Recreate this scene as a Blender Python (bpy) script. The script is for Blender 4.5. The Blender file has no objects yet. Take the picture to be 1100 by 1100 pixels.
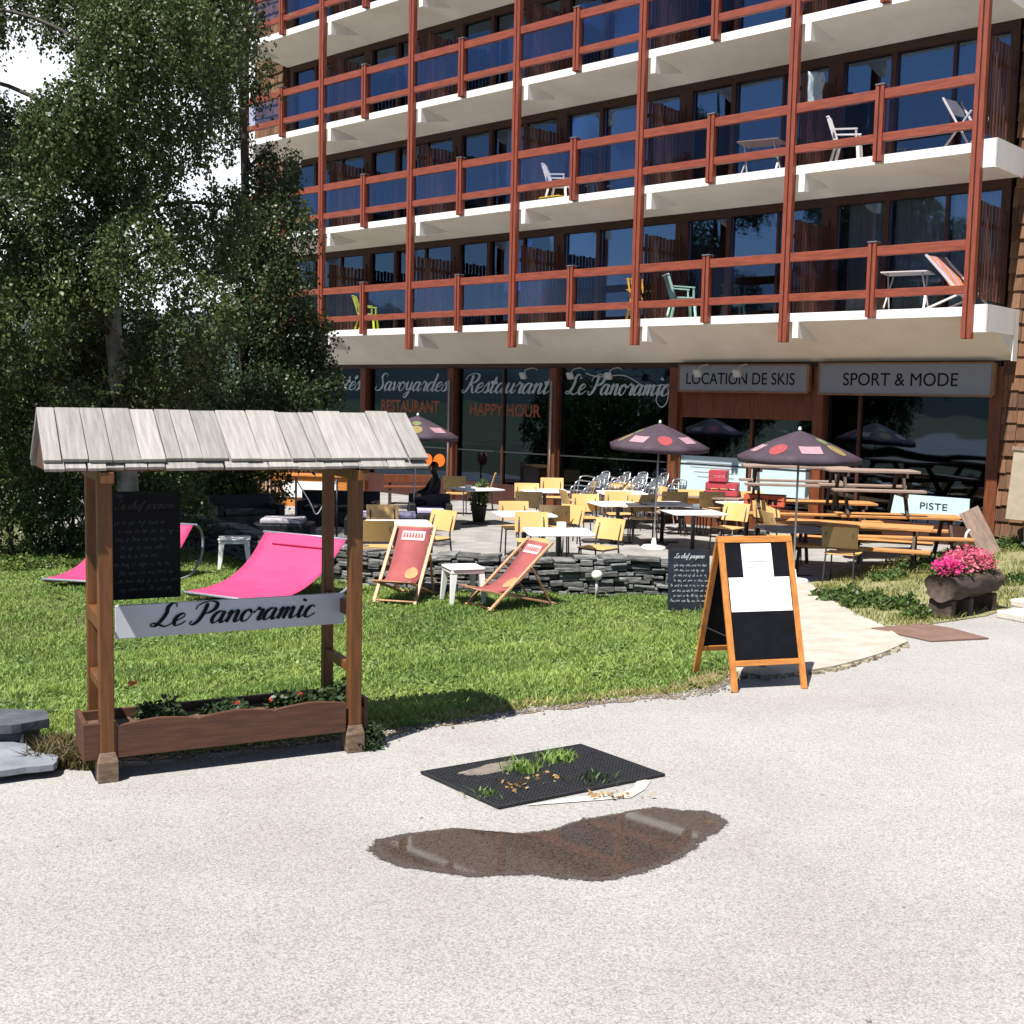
import bpy, bmesh, math, random
import numpy as np
from mathutils import Vector, Matrix, geometry
random.seed(7); RNG = np.random.default_rng(11)
S = bpy.context.scene
COL = S.collection
PI = math.pi
R_ = math.radians

# ------------------------------------------------------------------ camera
FPX, PITCH, ROLL, EYE = 1270.0, math.atan(121/1270.0), math.atan(285/13400.0), 2.25
FW = Vector((0, math.cos(PITCH), -math.sin(PITCH)))
U0 = Vector((0, math.sin(PITCH), math.cos(PITCH)))
R0 = Vector((1, 0, 0))
RT = R0*math.cos(ROLL) + U0*math.sin(ROLL)
UP = U0*math.cos(ROLL) - R0*math.sin(ROLL)
cam = bpy.data.cameras.new('camera'); cam_o = bpy.data.objects.new('camera', cam); COL.objects.link(cam_o)
cam.sensor_width = 36; cam.lens = 36*FPX/1100; cam.clip_start = 0.1; cam.clip_end = 6000
mw = Matrix((RT, UP, -FW)).transposed().to_4x4(); mw.translation = Vector((0, 0, EYE))
cam_o.matrix_world = mw
S.camera = cam_o
EYEV = Vector((0, 0, EYE))
def at(px, py, z=0.0):
    """real place on the level z that the photograph shows at that spot"""
    r = RT*((px-550)/FPX) - UP*((py-550)/FPX) + FW
    return EYEV + r*((z-EYE)/r.z)
TZ = -.38            # level of the terrace below the road
def tz(x): return TZ+max(0.0, x-4.0)*.03
def att(px, py, z=0.0): return at(px, py, z+TZ)
def far(px, py, Y):
    r = RT*((px-550)/FPX) - UP*((py-550)/FPX) + FW
    return EYEV + r*(Y/r.y)

# ------------------------------------------------------------------ materials
MATS = {}
def nodes(name):
    m = bpy.data.materials.new(name); m.use_nodes = True
    nt = m.node_tree
    return m, nt, nt.nodes, nt.links, nt.nodes['Principled BSDF']
def mk(name, col, rough=.6, var=.15, scale=6.0, stretch=(1, 1, 1), bump=.15, bscale=None, metal=0.0, spec=.4, col2=None, island=0.0, detail=5.0, coat=0.0, transl=0.0, bdist=.01):
    if name in MATS: return MATS[name]
    m, nt, N, L, b = nodes(name)
    tc = N.new('ShaderNodeTexCoord'); mp = N.new('ShaderNodeMapping'); mp.inputs['Scale'].default_value = stretch
    L.new(tc.outputs['Object'], mp.inputs['Vector'])
    n1 = N.new('ShaderNodeTexNoise'); n1.inputs['Scale'].default_value = scale; n1.inputs['Detail'].default_value = detail; n1.inputs['Roughness'].default_value = .62
    L.new(mp.outputs['Vector'], n1.inputs['Vector'])
    rp = N.new('ShaderNodeValToRGB')
    c = Vector(col)
    d = Vector(col2) if col2 else c*(1-var*1.6)
    e = c*(1+var) if not col2 else c
    rp.color_ramp.elements[0].position = .3; rp.color_ramp.elements[0].color = (*d, 1)
    rp.color_ramp.elements[1].position = .7; rp.color_ramp.elements[1].color = (*[min(1, q) for q in e], 1)
    L.new(n1.outputs['Fac'], rp.inputs['Fac'])
    out = rp.outputs['Color']
    if island:
        g = N.new('ShaderNodeNewGeometry'); mr = N.new('ShaderNodeMapRange')
        mr.inputs['To Min'].default_value = 1-island; mr.inputs['To Max'].default_value = 1+island
        L.new(g.outputs['Random Per Island'], mr.inputs['Value'])
        hs = N.new('ShaderNodeHueSaturation'); L.new(out, hs.inputs['Color']); L.new(mr.outputs['Result'], hs.inputs['Value'])
        out = hs.outputs['Color']
    L.new(out, b.inputs['Base Color'])
    b.inputs['Roughness'].default_value = rough; b.inputs['Metallic'].default_value = metal
    b.inputs['Specular IOR Level'].default_value = spec
    if coat: b.inputs['Coat Weight'].default_value = coat; b.inputs['Coat Roughness'].default_value = .1
    if bump:
        bp = N.new('ShaderNodeBump'); bp.inputs['Strength'].default_value = bump; bp.inputs['Distance'].default_value = bdist
        if bscale:
            n2 = N.new('ShaderNodeTexNoise'); n2.inputs['Scale'].default_value = bscale; n2.inputs['Detail'].default_value = 4
            L.new(mp.outputs['Vector'], n2.inputs['Vector']); L.new(n2.outputs['Fac'], bp.inputs['Height'])
        else: L.new(n1.outputs['Fac'], bp.inputs['Height'])
        L.new(bp.outputs['Normal'], b.inputs['Normal'])
    if transl:
        t = N.new('ShaderNodeBsdfTranslucent'); L.new(out, t.inputs['Color'])
        mx = N.new('ShaderNodeMixShader'); mx.inputs['Fac'].default_value = transl
        o = N['Material Output']; L.new(b.outputs['BSDF'], mx.inputs[1]); L.new(t.outputs['BSDF'], mx.inputs[2]); L.new(mx.outputs['Shader'], o.inputs['Surface'])
    MATS[name] = m
    return m
def leafmat(name, c1, c2, transl=.3, rough=.45, patch=.9):
    m, nt, N, L, b = nodes(name)
    g = N.new('ShaderNodeNewGeometry'); rp = N.new('ShaderNodeValToRGB')
    rp.color_ramp.elements[0].color = (*c1, 1); rp.color_ramp.elements[1].color = (*c2, 1)
    tc = N.new('ShaderNodeTexCoord'); n = N.new('ShaderNodeTexNoise'); n.inputs['Scale'].default_value = patch; n.inputs['Detail'].default_value = 3
    L.new(tc.outputs['Object'], n.inputs['Vector'])
    ma = N.new('ShaderNodeMath'); ma.operation = 'MULTIPLY_ADD'; ma.inputs[1].default_value = .6; L.new(g.outputs['Random Per Island'], ma.inputs[0])
    mb_ = N.new('ShaderNodeMath'); mb_.operation = 'MULTIPLY_ADD'; mb_.inputs[1].default_value = 1.2; mb_.inputs[2].default_value = -.4
    L.new(n.outputs['Fac'], mb_.inputs[0]); L.new(mb_.outputs['Value'], ma.inputs[2])
    L.new(ma.outputs['Value'], rp.inputs['Fac'])
    L.new(rp.outputs['Color'], b.inputs['Base Color']); b.inputs['Roughness'].default_value = rough; b.inputs['Specular IOR Level'].default_value = .32
    t = N.new('ShaderNodeBsdfTranslucent'); L.new(rp.outputs['Color'], t.inputs['Color'])
    mx = N.new('ShaderNodeMixShader'); mx.inputs['Fac'].default_value = transl
    L.new(b.outputs['BSDF'], mx.inputs[1]); L.new(t.outputs['BSDF'], mx.inputs[2]); L.new(mx.outputs['Shader'], N['Material Output'].inputs['Surface'])
    MATS[name] = m
    return m

V = Vector
RED = mk('red_stained_wood', (.235, .053, .028), .5, .22, 3, (9, 9, 1), .2, coat=.05)
REDH = mk('red_stained_wood_rail', (.235, .056, .031), .5, .22, 3, (1, 9, 9), .2, coat=.05)
DARKWOOD = mk('dark_brown_wood', (.055, .019, .012), .55, .25, 3, (6, 6, 1), .2)
DARKWOODH = mk('dark_brown_wood_header', (.055, .02, .013), .55, .25, 3, (1, 6, 6), .2)
COLW = mk('shop_column_wood', (.15, .045, .017), .5, .25, 3, (8, 8, 1), .2)
FASC = mk('white_fascia_paint', (.80, .79, .77), .7, .04, 1.5, (1, 1, 1), .08, 30)
WHITE = mk('white_painted_concrete', (.83, .81, .77), .75, .06, 1.1, (1, 1, .35), .12, 30, col2=(.70, .67, .62), detail=8)
SHING = mk('weathered_shingle', (.17, .082, .037), .8, .5, 9, (3, 3, .6), .5, island=.5, col2=(.09, .045, .025))
SLATW = mk('partition_wood', (.070, .026, .016), .6, .35, 3, (8, 8, .7), .2, island=.45)
KIO = mk('kiosk_brown_wood', (.155, .058, .0145), .5, .3, 4, (9, 9, .9), .25, col2=(.075, .027, .008))
KIOH = mk('kiosk_brown_wood_board', (.105, .042, .021), .6, .3, 4, (.9, 9, 9), .3, col2=(.045, .018, .010))
KFOOT = mk('kiosk_foot_wood', (.16, .105, .068), .7, .4, 14, (1, 1, 3), .3)
ROOFG = mk('silver_grey_shake', (.315, .30, .28), .85, .25, 4, (12, 1, 1), .6, island=.18, col2=(.19, .175, .155), detail=9)
ORANGEW = mk('orange_varnished_pine', (.52, .20, .045), .42, .22, 4, (7, 7, .8), .12, coat=.15)
ORANGEH = mk('orange_varnished_pine_rail', (.52, .20, .045), .42, .22, 4, (.8, 7, 7), .12, coat=.15)
BLACKB = mk('chalkboard_black', (.006, .0065, .009), .7, .3, 5, (1, 1, 1), .05, spec=.12)
SLATEB = mk('chalkboard_grey', (.020, .025, .034), .7, .4, 7, (1, 1, 1), .05, spec=.15)
CHALK = mk('chalk_white', (.62, .63, .64), .9, .2, 30)
CHALKF = mk('chalk_faint', (.05, .052, .055), .9, .2, 30)
PAPER = mk('white_paper', (.82, .82, .82), .7, .02, 3)
SIGNG = mk('sign_grey_paint', (.44, .455, .50), .5, .04, 2)
SIGNB = mk('shop_sign_blue_grey', (.21, .225, .25), .5, .04, 2)
INK = mk('black_lettering', (.008, .008, .010), .7, .1, 5, spec=.1)
PALEINK = mk('pale_window_lettering', (.42, .50, .52), .5, .15, 9)
ORINK = mk('orange_window_lettering', (.30, .07, .025), .5, .3, 12)
YEL = mk('yellow_plywood', (.62, .385, .145), .4, .07, 3, coat=.2)
YELSHADE = mk('yellow_plywood_shaded', (.20, .135, .06), .5, .1, 3)  # browner copy of the yellow plywood, shade painted into the rear faces
STEELD = mk('dark_grey_steel', (.075, .075, .08), .4, .2, 20, metal=.6, bump=0)
STEELL = mk('pale_steel', (.45, .45, .46), .35, .1, 20, metal=.7, bump=0)
ALU = mk('brushed_aluminium', (.72, .73, .75), .28, .06, 20, metal=.95, bump=0)
GREYTUBE = mk('grey_tube', (.30, .33, .37), .4, .1, 20, metal=.4, bump=0)
TTOP = mk('pale_table_top', (.72, .70, .68), .4, .06, 8, bump=.03)
DTOP = mk('grey_table_top', (.16, .165, .19), .45, .1, 8, bump=.03)
PINK = mk('pink_mesh_fabric', (.56, .05, .16), .7, .10, 3, (1, 2.5, 1), bump=.5, transl=.15, bdist=.04)
REDF = mk('faded_red_canvas', (.37, .10, .095), .85, .18, 5, bump=.12, bscale=160, transl=.12, col2=(.28, .065, .065))
PALEF = mk('pale_pink_print', (.60, .40, .40), .8, .1, 8)
GOLDF = mk('gold_print', (.42, .23, .10), .8, .2, 12)
BEECH = mk('beech_frame', (.48, .26, .14), .5, .2, 5, (6, 6, 1), .1)
WPLAS = mk('white_plastic', (.78, .77, .73), .35, .04, 3, bump=.03)
UMB = mk('plum_umbrella_cloth', (.056, .036, .050), .75, .15, 4, bump=.08, bscale=120, transl=.08)
UPINK = mk('umbrella_pink_print', (.33, .20, .23), .75, .15, 30)
URED = mk('umbrella_red_print', (.27, .045, .05), .75, .15, 20)
UYEL = mk('umbrella_yellow_print', (.22, .16, .06), .75, .2, 30)
UGRN = mk('umbrella_green_print', (.14, .16, .07), .75, .2, 30)
PICNIC = mk('orange_picnic_wood', (.50, .23, .075), .55, .3, 4, (.8, 8, 8), .2, island=.15)
PICGREY = mk('sunbleached_picnic_wood', (.28, .205, .165), .7, .25, 4, (.8, 8, 8), .25, island=.15)
PICLEG = mk('dark_picnic_leg', (.06, .036, .025), .7, .3, 6, (4, 4, 1), .2)
RATTAN = mk('black_rattan', (.012, .012, .014), .5, .4, 60, bump=.4, bscale=90)
LILAC = mk('lilac_cushion', (.42, .38, .55), .85, .1, 5)
GREYC = mk('grey_cushion', (.36, .34, .36), .85, .1, 5)
SLATE = mk('slate_stone', (.20, .20, .19), .75, .5, 6, (1, 1, 3.5), .9, island=.5, col2=(.05, .05, .05), bdist=.03)
SLATEP = mk('pale_slate_slab', (.22, .24, .275), .75, .3, 4, (1, 1, 1), .5, 14, col2=(.13, .14, .155))
SLATED = mk('dark_slate_slab', (.075, .08, .095), .75, .4, 4, (1, 1, 1), .5, 14)
RUBBER = mk('black_rubber', (.014, .015, .018), .6, .3, 30, bump=.1)
STEELPL = mk('dirty_drain_steel', (.05, .047, .043), .6, .4, 14, bump=.3)
RUST = mk('rusty_plate', (.20, .115, .085), .7, .3, 5, bump=.2, bscale=60, col2=(.13, .075, .058))
BARK = mk('log_bark', (.085, .058, .042), .85, .6, 6, (.6, 3, 3), .8, col2=(.028, .018, .013))
LOGSOIL = mk('planter_soil', (.10, .062, .038), .9, .4, 30, bump=.5)
BIRCHB = mk('birch_bark', (.42, .40, .37), .8, .4, 5, (1, 1, .35), .4, col2=(.05, .045, .04))
TWIG = mk('dark_twig_bark', (.05, .04, .032), .8, .3, 12)
TERR = mk('terrace_concrete', (.27, .255, .235), .85, .2, 2.0, (1, 1, 1), .2, 40)
BOARDC = mk('blank_beige_canvas', (.38, .32, .24), .8, .1, 5)
PLANKB = mk('brown_leaning_plank', (.27, .19, .15), .8, .25, 5, (6, 6, 1), .2)
CLOTHBLK = mk('black_clothes', (.005, .005, .006), .8, .2, 8)
SKIN = mk('skin', (.40, .22, .15), .5, .08, 10)
HAIR = mk('dark_hair', (.012, .009, .007), .5, .2, 30)
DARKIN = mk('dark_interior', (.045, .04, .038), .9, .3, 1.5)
CURT = mk('pale_curtain', (.84, .87, .86), .85, .1, 6, (5, 5, .4), .1, transl=.2)
POSTER = mk('pale_cyan_panel', (.50, .66, .66), .5, .05, 3)
LAMPG = mk('lamp_grey', (.42, .42, .42), .4, .1, 10)
CAPG = mk('grey_zinc_cap', (.12, .12, .125), .5, .1, 10)
TERRA = mk('terracotta_orange', (.55, .17, .05), .6, .2, 9, bump=.05)
GLOWO = mk('orange_plastic', (.85, .16, .02), .4, .05, 9, bump=.03)
WALLCORE = mk('black_gap', (.01, .008, .007), .9, .2, 9)

def glassmat(name, tint, refl, mul=1.0):
    m, nt, N, L, b = nodes(name)
    N.remove(b)
    tr = N.new('ShaderNodeBsdfTransparent'); tr.inputs['Color'].default_value = (*tint, 1)
    gl = N.new('ShaderNodeBsdfGlossy'); gl.inputs['Roughness'].default_value = .02; gl.inputs['Color'].default_value = (.50, .70, 1, 1)
    tc = N.new('ShaderNodeTexCoord'); n = N.new('ShaderNodeTexNoise'); n.inputs['Scale'].default_value = .9; n.inputs['Detail'].default_value = 1
    L.new(tc.outputs['Object'], n.inputs['Vector']); bp = N.new('ShaderNodeBump'); bp.inputs['Strength'].default_value = .05; bp.inputs['Distance'].default_value = .1
    L.new(n.outputs['Fac'], bp.inputs['Height']); L.new(bp.outputs['Normal'], gl.inputs['Normal'])
    fr = N.new('ShaderNodeFresnel'); fr.inputs['IOR'].default_value = 1.5
    ad = N.new('ShaderNodeMath'); ad.operation = 'MULTIPLY_ADD'; ad.inputs[1].default_value = mul; ad.inputs[2].default_value = refl
    L.new(fr.outputs['Fac'], ad.inputs[0])
    mx = N.new('ShaderNodeMixShader'); L.new(ad.outputs['Value'], mx.inputs['Fac']); L.new(tr.outputs['BSDF'], mx.inputs[1]); L.new(gl.outputs['BSDF'], mx.inputs[2])
    L.new(mx.outputs['Shader'], N['Material Output'].inputs['Surface'])
    return m
GLASS = glassmat('window_glass', (.74, .77, .80), .10)
RAILGL = glassmat('smoked_glass', (.80, .78, .82), .0, .3)
SHOPGL = glassmat('shop_glass', (.36, .38, .40), .05)

# ------------------------------------------------------------------ mesh builder
class MB:
    def __init__(s): s.v = []; s.f = []; s.m = []; s.mats = []; s.sm = []
    def mi(s, mat):
        if mat is None: return 0
        if mat not in s.mats: s.mats.append(mat)
        return s.mats.index(mat)
    def add(s, vs, fs, mat=None, smooth=False, M=None):
        o = len(s.v); k = s.mi(mat)
        for q in vs:
            q = Vector(q); s.v.append(tuple(M @ q if M is not None else q))
        for f in fs: s.f.append([o+i for i in f]); s.m.append(k); s.sm.append(smooth)
        return s
    def box(s, a, b, mat=None, M=None):
        x0, y0, z0 = a; x1, y1, z1 = b
        vs = [(x0, y0, z0), (x1, y0, z0), (x1, y1, z0), (x0, y1, z0), (x0, y0, z1), (x1, y0, z1), (x1, y1, z1), (x0, y1, z1)]
        return s.add(vs, [(0, 3, 2, 1), (4, 5, 6, 7), (0, 1, 5, 4), (1, 2, 6, 5), (2, 3, 7, 6), (3, 0, 4, 7)], mat, False, M)
    def cbox(s, c, size, mat=None, rot=None):
        h = Vector(size)/2; M = Matrix.Translation(Vector(c)) @ (rot.to_4x4() if rot is not None else Matrix())
        return s.box(-h, h, mat, M)
    def bar(s, p, q, w, t, mat=None, up=(0, 0, 1)):
        p, q = Vector(p), Vector(q); d = q-p; z = d.normalized(); u = Vector(up)
        x = u.cross(z)
        if x.length < 1e-4: x = Vector((1, 0, 0)).cross(z)
        x.normalize(); y = z.cross(x)
        M = Matrix((x, y, z)).transposed().to_4x4(); M.translation = p
        return s.box((-w/2, -t/2, 0), (w/2, t/2, d.length), mat, M)
    def tube(s, pts, r, mat=None, n=8, caps=True):
        pts = [Vector(p) for p in pts]
        rs = r if isinstance(r, (list, tuple)) else [r]*len(pts)
        vs = []; fs = []; ref = None
        for i, p in enumerate(pts):
            d = (pts[min(i+1, len(pts)-1)]-pts[max(i-1, 0)]).normalized()
            if ref is None: ref = d.orthogonal().normalized()
            x = (ref-d*ref.dot(d))
            if x.length < 1e-5: x = d.orthogonal()
            x.normalize(); ref = x; y = d.cross(x)
            for k in range(n):
                a = 2*PI*k/n; vs.append(p+(x*math.cos(a)+y*math.sin(a))*rs[i])
        for i in range(len(pts)-1):
            for k in range(n): fs.append((i*n+k, i*n+(k+1) % n, (i+1)*n+(k+1) % n, (i+1)*n+k))
        if caps: fs.append(tuple(range(n-1, -1, -1))); fs.append(tuple((len(pts)-1)*n+k for k in range(n)))
        return s.add(vs, fs, mat, True)
    def lathe(s, prof, mat=None, n=24, c=(0, 0, 0), smooth=True):
        vs = []; fs = []
        for r, z in prof:
            for k in range(n): a = 2*PI*k/n; vs.append((c[0]+r*math.cos(a), c[1]+r*math.sin(a), c[2]+z))
        for i in range(len(prof)-1):
            for k in range(n): fs.append((i*n+k, i*n+(k+1) % n, (i+1)*n+(k+1) % n, (i+1)*n+k))
        if prof[0][0] > 1e-4: fs.append(tuple(range(n-1, -1, -1)))
        if prof[-1][0] > 1e-4: fs.append(tuple((len(prof)-1)*n+k for k in range(n)))
        return s.add(vs, fs, mat, smooth)
    def prism(s, poly, z0, z1, mat=None, M=None):
        n = len(poly); vs = [(x, y, z0) for x, y in poly]+[(x, y, z1) for x, y in poly]
        fs = [(k, (k+1) % n, n+(k+1) % n, n+k) for k in range(n)]
        tri = geometry.tessellate_polygon([[Vector((x, y, 0)) for x, y in poly]])
        A = sum(poly[i][0]*poly[(i+1) % n][1]-poly[(i+1) % n][0]*poly[i][1] for i in range(n))
        for t in tri:
            t = list(t); a, b, c = [Vector((*poly[i], 0)) for i in t]
            if (b-a).cross(c-a).z < 0: t.reverse()
            fs.append(tuple(n+i for i in t)); fs.append(tuple(reversed(t)))
        if A < 0: fs[:n] = [tuple(reversed(f)) for f in fs[:n]]
        return s.add(vs, fs, mat, False, M)
    def sheet(s, poly, z, mat=None):
        n = len(poly); vs = [(x, y, z) for x, y in poly]; fs = []
        for t in geometry.tessellate_polygon([[Vector((x, y, 0)) for x, y in poly]]):
            t = list(t); a, b, c = [Vector((*poly[i], 0)) for i in t]
            if (b-a).cross(c-a).z < 0: t.reverse()
            fs.append(tuple(t))
        return s.add(vs, fs, mat)
    def build(s, name, mat=None, parent=None, bev=0, loc=None, rot=None):
        me = bpy.data.meshes.new(name); me.from_pydata(s.v, [], s.f)
        if mat is not None and not s.mats: s.mats = [mat]
        for m in s.mats: me.materials.append(m)
        if s.f:
            me.polygons.foreach_set('material_index', s.m); me.polygons.foreach_set('use_smooth', s.sm)
        me.update()
        o = bpy.data.objects.new(name, me); COL.objects.link(o)
        if parent is not None: o.parent = parent
        if loc is not None: o.location = loc
        if rot is not None: o.rotation_euler = rot
        if bev:
            b = o.modifiers.new('b', 'BEVEL'); b.width = bev; b.segments = 2; b.limit_method = 'ANGLE'; b.angle_limit = R_(40)
        return o
def nmesh(name, verts, faces_n, mat, parent=None):
    """fast mesh: verts (n,3) array, equal-size faces (m,k) array"""
    me = bpy.data.meshes.new(name); n = len(verts); m, k = faces_n.shape
    me.vertices.add(n); me.vertices.foreach_set('co', np.ascontiguousarray(verts, np.float32).ravel())
    me.loops.add(m*k); me.loops.foreach_set('vertex_index', np.ascontiguousarray(faces_n, np.int32).ravel())
    me.polygons.add(m); me.polygons.foreach_set('loop_start', np.arange(0, m*k, k, dtype=np.int32)); me.polygons.foreach_set('loop_total', np.full(m, k, np.int32))
    me.materials.append(mat); me.update(); me.validate()
    o = bpy.data.objects.new(name, me); COL.objects.link(o)
    if parent is not None: o.parent = parent
    return o
def thing(name, label, cat, loc=(0, 0, 0), rz=0, group=None):
    o = bpy.data.objects.new(name, None); COL.objects.link(o); o.empty_display_size = .2
    o.location = loc; o.rotation_euler = (0, 0, rz)
    return tag(o, label, cat, group)
def tag(o, label=None, cat=None, group=None, kind=None):
    if label: o['label'] = label
    if cat: o['category'] = cat
    if group: o['group'] = group
    if kind: o['kind'] = kind
    return o
def kids(o): return [c for c in bpy.data.objects if c.parent == o]
def dup(root, loc, rz, label, rot=None):
    r = root.copy(); COL.objects.link(r); r.location = loc; r.rotation_euler = rot if rot else (0, 0, rz); r['label'] = label
    for ch in kids(root):
        c = ch.copy(); COL.objects.link(c); c.parent = r
        for g in kids(ch):
            d = g.copy(); COL.objects.link(d); d.parent = c
    return r
def cr(pts, n=8):
    """smooth curve through points"""
    P = [Vector(p) for p in pts]
    if len(P) < 3: return P
    P = [P[0]*2-P[1]]+P+[P[-1]*2-P[-2]]; out = []
    for i in range(1, len(P)-2):
        a, b, c, d = P[i-1:i+3]
        for k in range(n):
            t = k/n
            out.append(.5*((2*b)+(c-a)*t+(2*a-5*b+4*c-d)*t*t+(3*b-a-3*c+d)*t**3))
    out.append(P[-2]); return out

# ------------------------------------------------------------------ writing
def sans(name, body, h, mat, parent, loc, width=None, rot=(PI/2, 0, 0), depth=.004, bold=0.0):
    """upright lettering; h is the cap height, loc the middle of the baseline"""
    c = bpy.data.curves.new(name, 'FONT'); c.body = body; c.size = h/.727; c.align_x = 'CENTER'; c.extrude = depth; c.offset = bold
    t = bpy.data.objects.new(name, c); COL.objects.link(t)
    me = bpy.data.meshes.new_from_object(t); COL.objects.unlink(t); bpy.data.objects.remove(t)
    me.materials.clear(); me.materials.append(mat); me.name = name
    o = bpy.data.objects.new(name, me); COL.objects.link(o); o.parent = parent; o.location = loc; o.rotation_euler = rot
    if width:
        xs = [v.co.x for v in me.vertices]; o.scale = (width/(max(xs)-min(xs)), 1, 1)
    return o
GL = {
 'L': (1.1, [[(.95, 1.55), (.85, 1.85), (.62, 1.9), (.45, 1.6), (.5, 1.1), (.38, .5), (.15, .05), (-.12, .12), (0, .3), (.35, .16), (.75, -.02), (1.1, .2)]]),
 'e': (.68, [[(-.05, .25), (.3, .48), (.55, .78), (.4, 1.0), (.15, .8), (.07, .4), (.22, .02), (.5, .08), (.75, .35)]]),
 'P': (1.05, [[(.42, 1.75), (.42, 1.0), (.3, .3), (.05, -.03), (-.15, .12), (-.05, .3)], [(-.15, 1.25), (-.05, 1.65), (.45, 1.92), (.95, 1.75), (1.02, 1.3), (.75, .95), (.38, .85)]]),
 'a': (.86, [[(.58, .85), (.36, 1.0), (.12, .75), (.05, .3), (.2, 0), (.42, .2), (.6, .85)], [(.62, 1.0), (.57, .4), (.62, .03), (.78, .06), (.95, .35)]]),
 'n': (.88, [[(-.02, .7), (.12, 1.0), (.17, .75), (.12, 0)], [(.14, .4), (.38, .92), (.56, .95), (.57, .5), (.6, .04), (.76, .05), (.95, .35)]]),
 'o': (.72, [[(.36, 1.0), (.12, .8), (.05, .35), (.22, 0), (.46, .1), (.58, .55), (.48, .92), (.34, 1.0)], [(.4, .95), (.55, .75), (.78, .8)]]),
 'r': (.66, [[(-.02, .6), (.17, 1.1), (.24, .92), (.46, .92), (.44, .5), (.42, .08), (.55, .03), (.74, .35)]]),
 'm': (1.22, [[(-.02, .7), (.12, 1.0), (.17, .75), (.12, 0)], [(.14, .4), (.34, .92), (.48, .93), (.48, .5), (.44, 0)], [(.46, .4), (.68, .92), (.84, .93), (.84, .5), (.87, .05), (1.04, .05), (1.26, .35)]]),
 'i': (.46, [[(0, .55), (.15, 1.0), (.12, .4), (.18, .04), (.3, .05), (.5, .35)], [(.13, 1.42), (.13, 1.62)]]),
 'c': (.64, [[(.5, .8), (.42, 1.0), (.2, .92), (.06, .5), (.12, .1), (.35, 0), (.7, .35)]]),
 'S': (1.0, [[(.95, 1.55), (.85, 1.85), (.55, 1.9), (.38, 1.55), (.55, 1.1), (.72, .6), (.55, .1), (.2, 0), (-.05, .2), (.1, .45)]]),
 'v': (.74, [[(-.02, .75), (.12, 1.0), (.17, .6), (.28, .02), (.5, .4), (.58, .95), (.66, .8), (.82, .85)]]),
 'y': (.84, [[(-.02, .75), (.12, 1.0), (.12, .45), (.28, .1), (.5, .4), (.6, 1.0)], [(.6, 1.0), (.55, .2), (.38, -.65), (.12, -.7), (.12, -.4), (.5, -.02), (.9, .35)]]),
 'd': (.9, [[(.55, .85), (.36, 1.0), (.12, .75), (.05, .3), (.2, 0), (.42, .2), (.6, .85)], [(.72, 1.9), (.6, .6), (.62, .05), (.8, .06), (.98, .35)]]),
 's': (.6, [[(-.06, .25), (.28, 1.08), (.36, .75), (.44, .35), (.3, .02), (.05, .1)], [(.28, .01), (.5, .1), (.68, .35)]]),
 'R': (1.1, [[(.45, 1.75), (.42, 1.0), (.28, .3), (.02, -.03), (-.15, .12), (-.05, .3)], [(-.15, 1.25), (-.05, 1.65), (.45, 1.92), (.95, 1.8), (1.0, 1.35), (.75, 1.02), (.4, .95)], [(.45, .95), (.68, .6), (.8, .1), (1.0, 0), (1.2, .35)]]),
 't': (.55, [[(.3, 1.6), (.16, .6), (.18, .05), (.35, .03), (.6, .35)], [(-.08, 1.02), (.5, 1.05)]]),
 'u': (.88, [[(-.02, .65), (.13, 1.0), (.1, .4), (.2, .03), (.42, .2), (.6, .95)], [(.62, 1.0), (.57, .4), (.63, .04), (.78, .05), (.95, .35)]]),
 'p': (.82, [[(.0, .6), (.2, 1.0), (.14, .2), (.02, -.75)], [(.12, .4), (.36, .98), (.58, .8), (.56, .25), (.34, .02), (.15, .1)], [(.35, .02), (.6, .1), (.88, .35)]]),
 'l': (.46, [[(-.02, .4), (.3, 1.3), (.36, 1.85), (.2, 1.8), (.12, .9), (.12, .1), (.28, .03), (.5, .35)]]),
 'h': (.88, [[(-.02, .4), (.3, 1.4), (.34, 1.85), (.2, 1.75), (.14, .9), (.1, 0)], [(.13, .4), (.36, .92), (.54, .95), (.56, .5), (.6, .04), (.75, .05), (.95, .35)]]),
 'f': (.52, [[(-.05, .3), (.3, 1.3), (.36, 1.85), (.2, 1.7), (.12, .5), (.02, -.65), (-.1, -.6), (.05, -.1), (.3, .15), (.58, .35)]]),
}
GL['é'] = (.68, GL['e'][1]+[[(.35, 1.3), (.6, 1.6)]])
GL[' '] = (.5, [])
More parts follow.
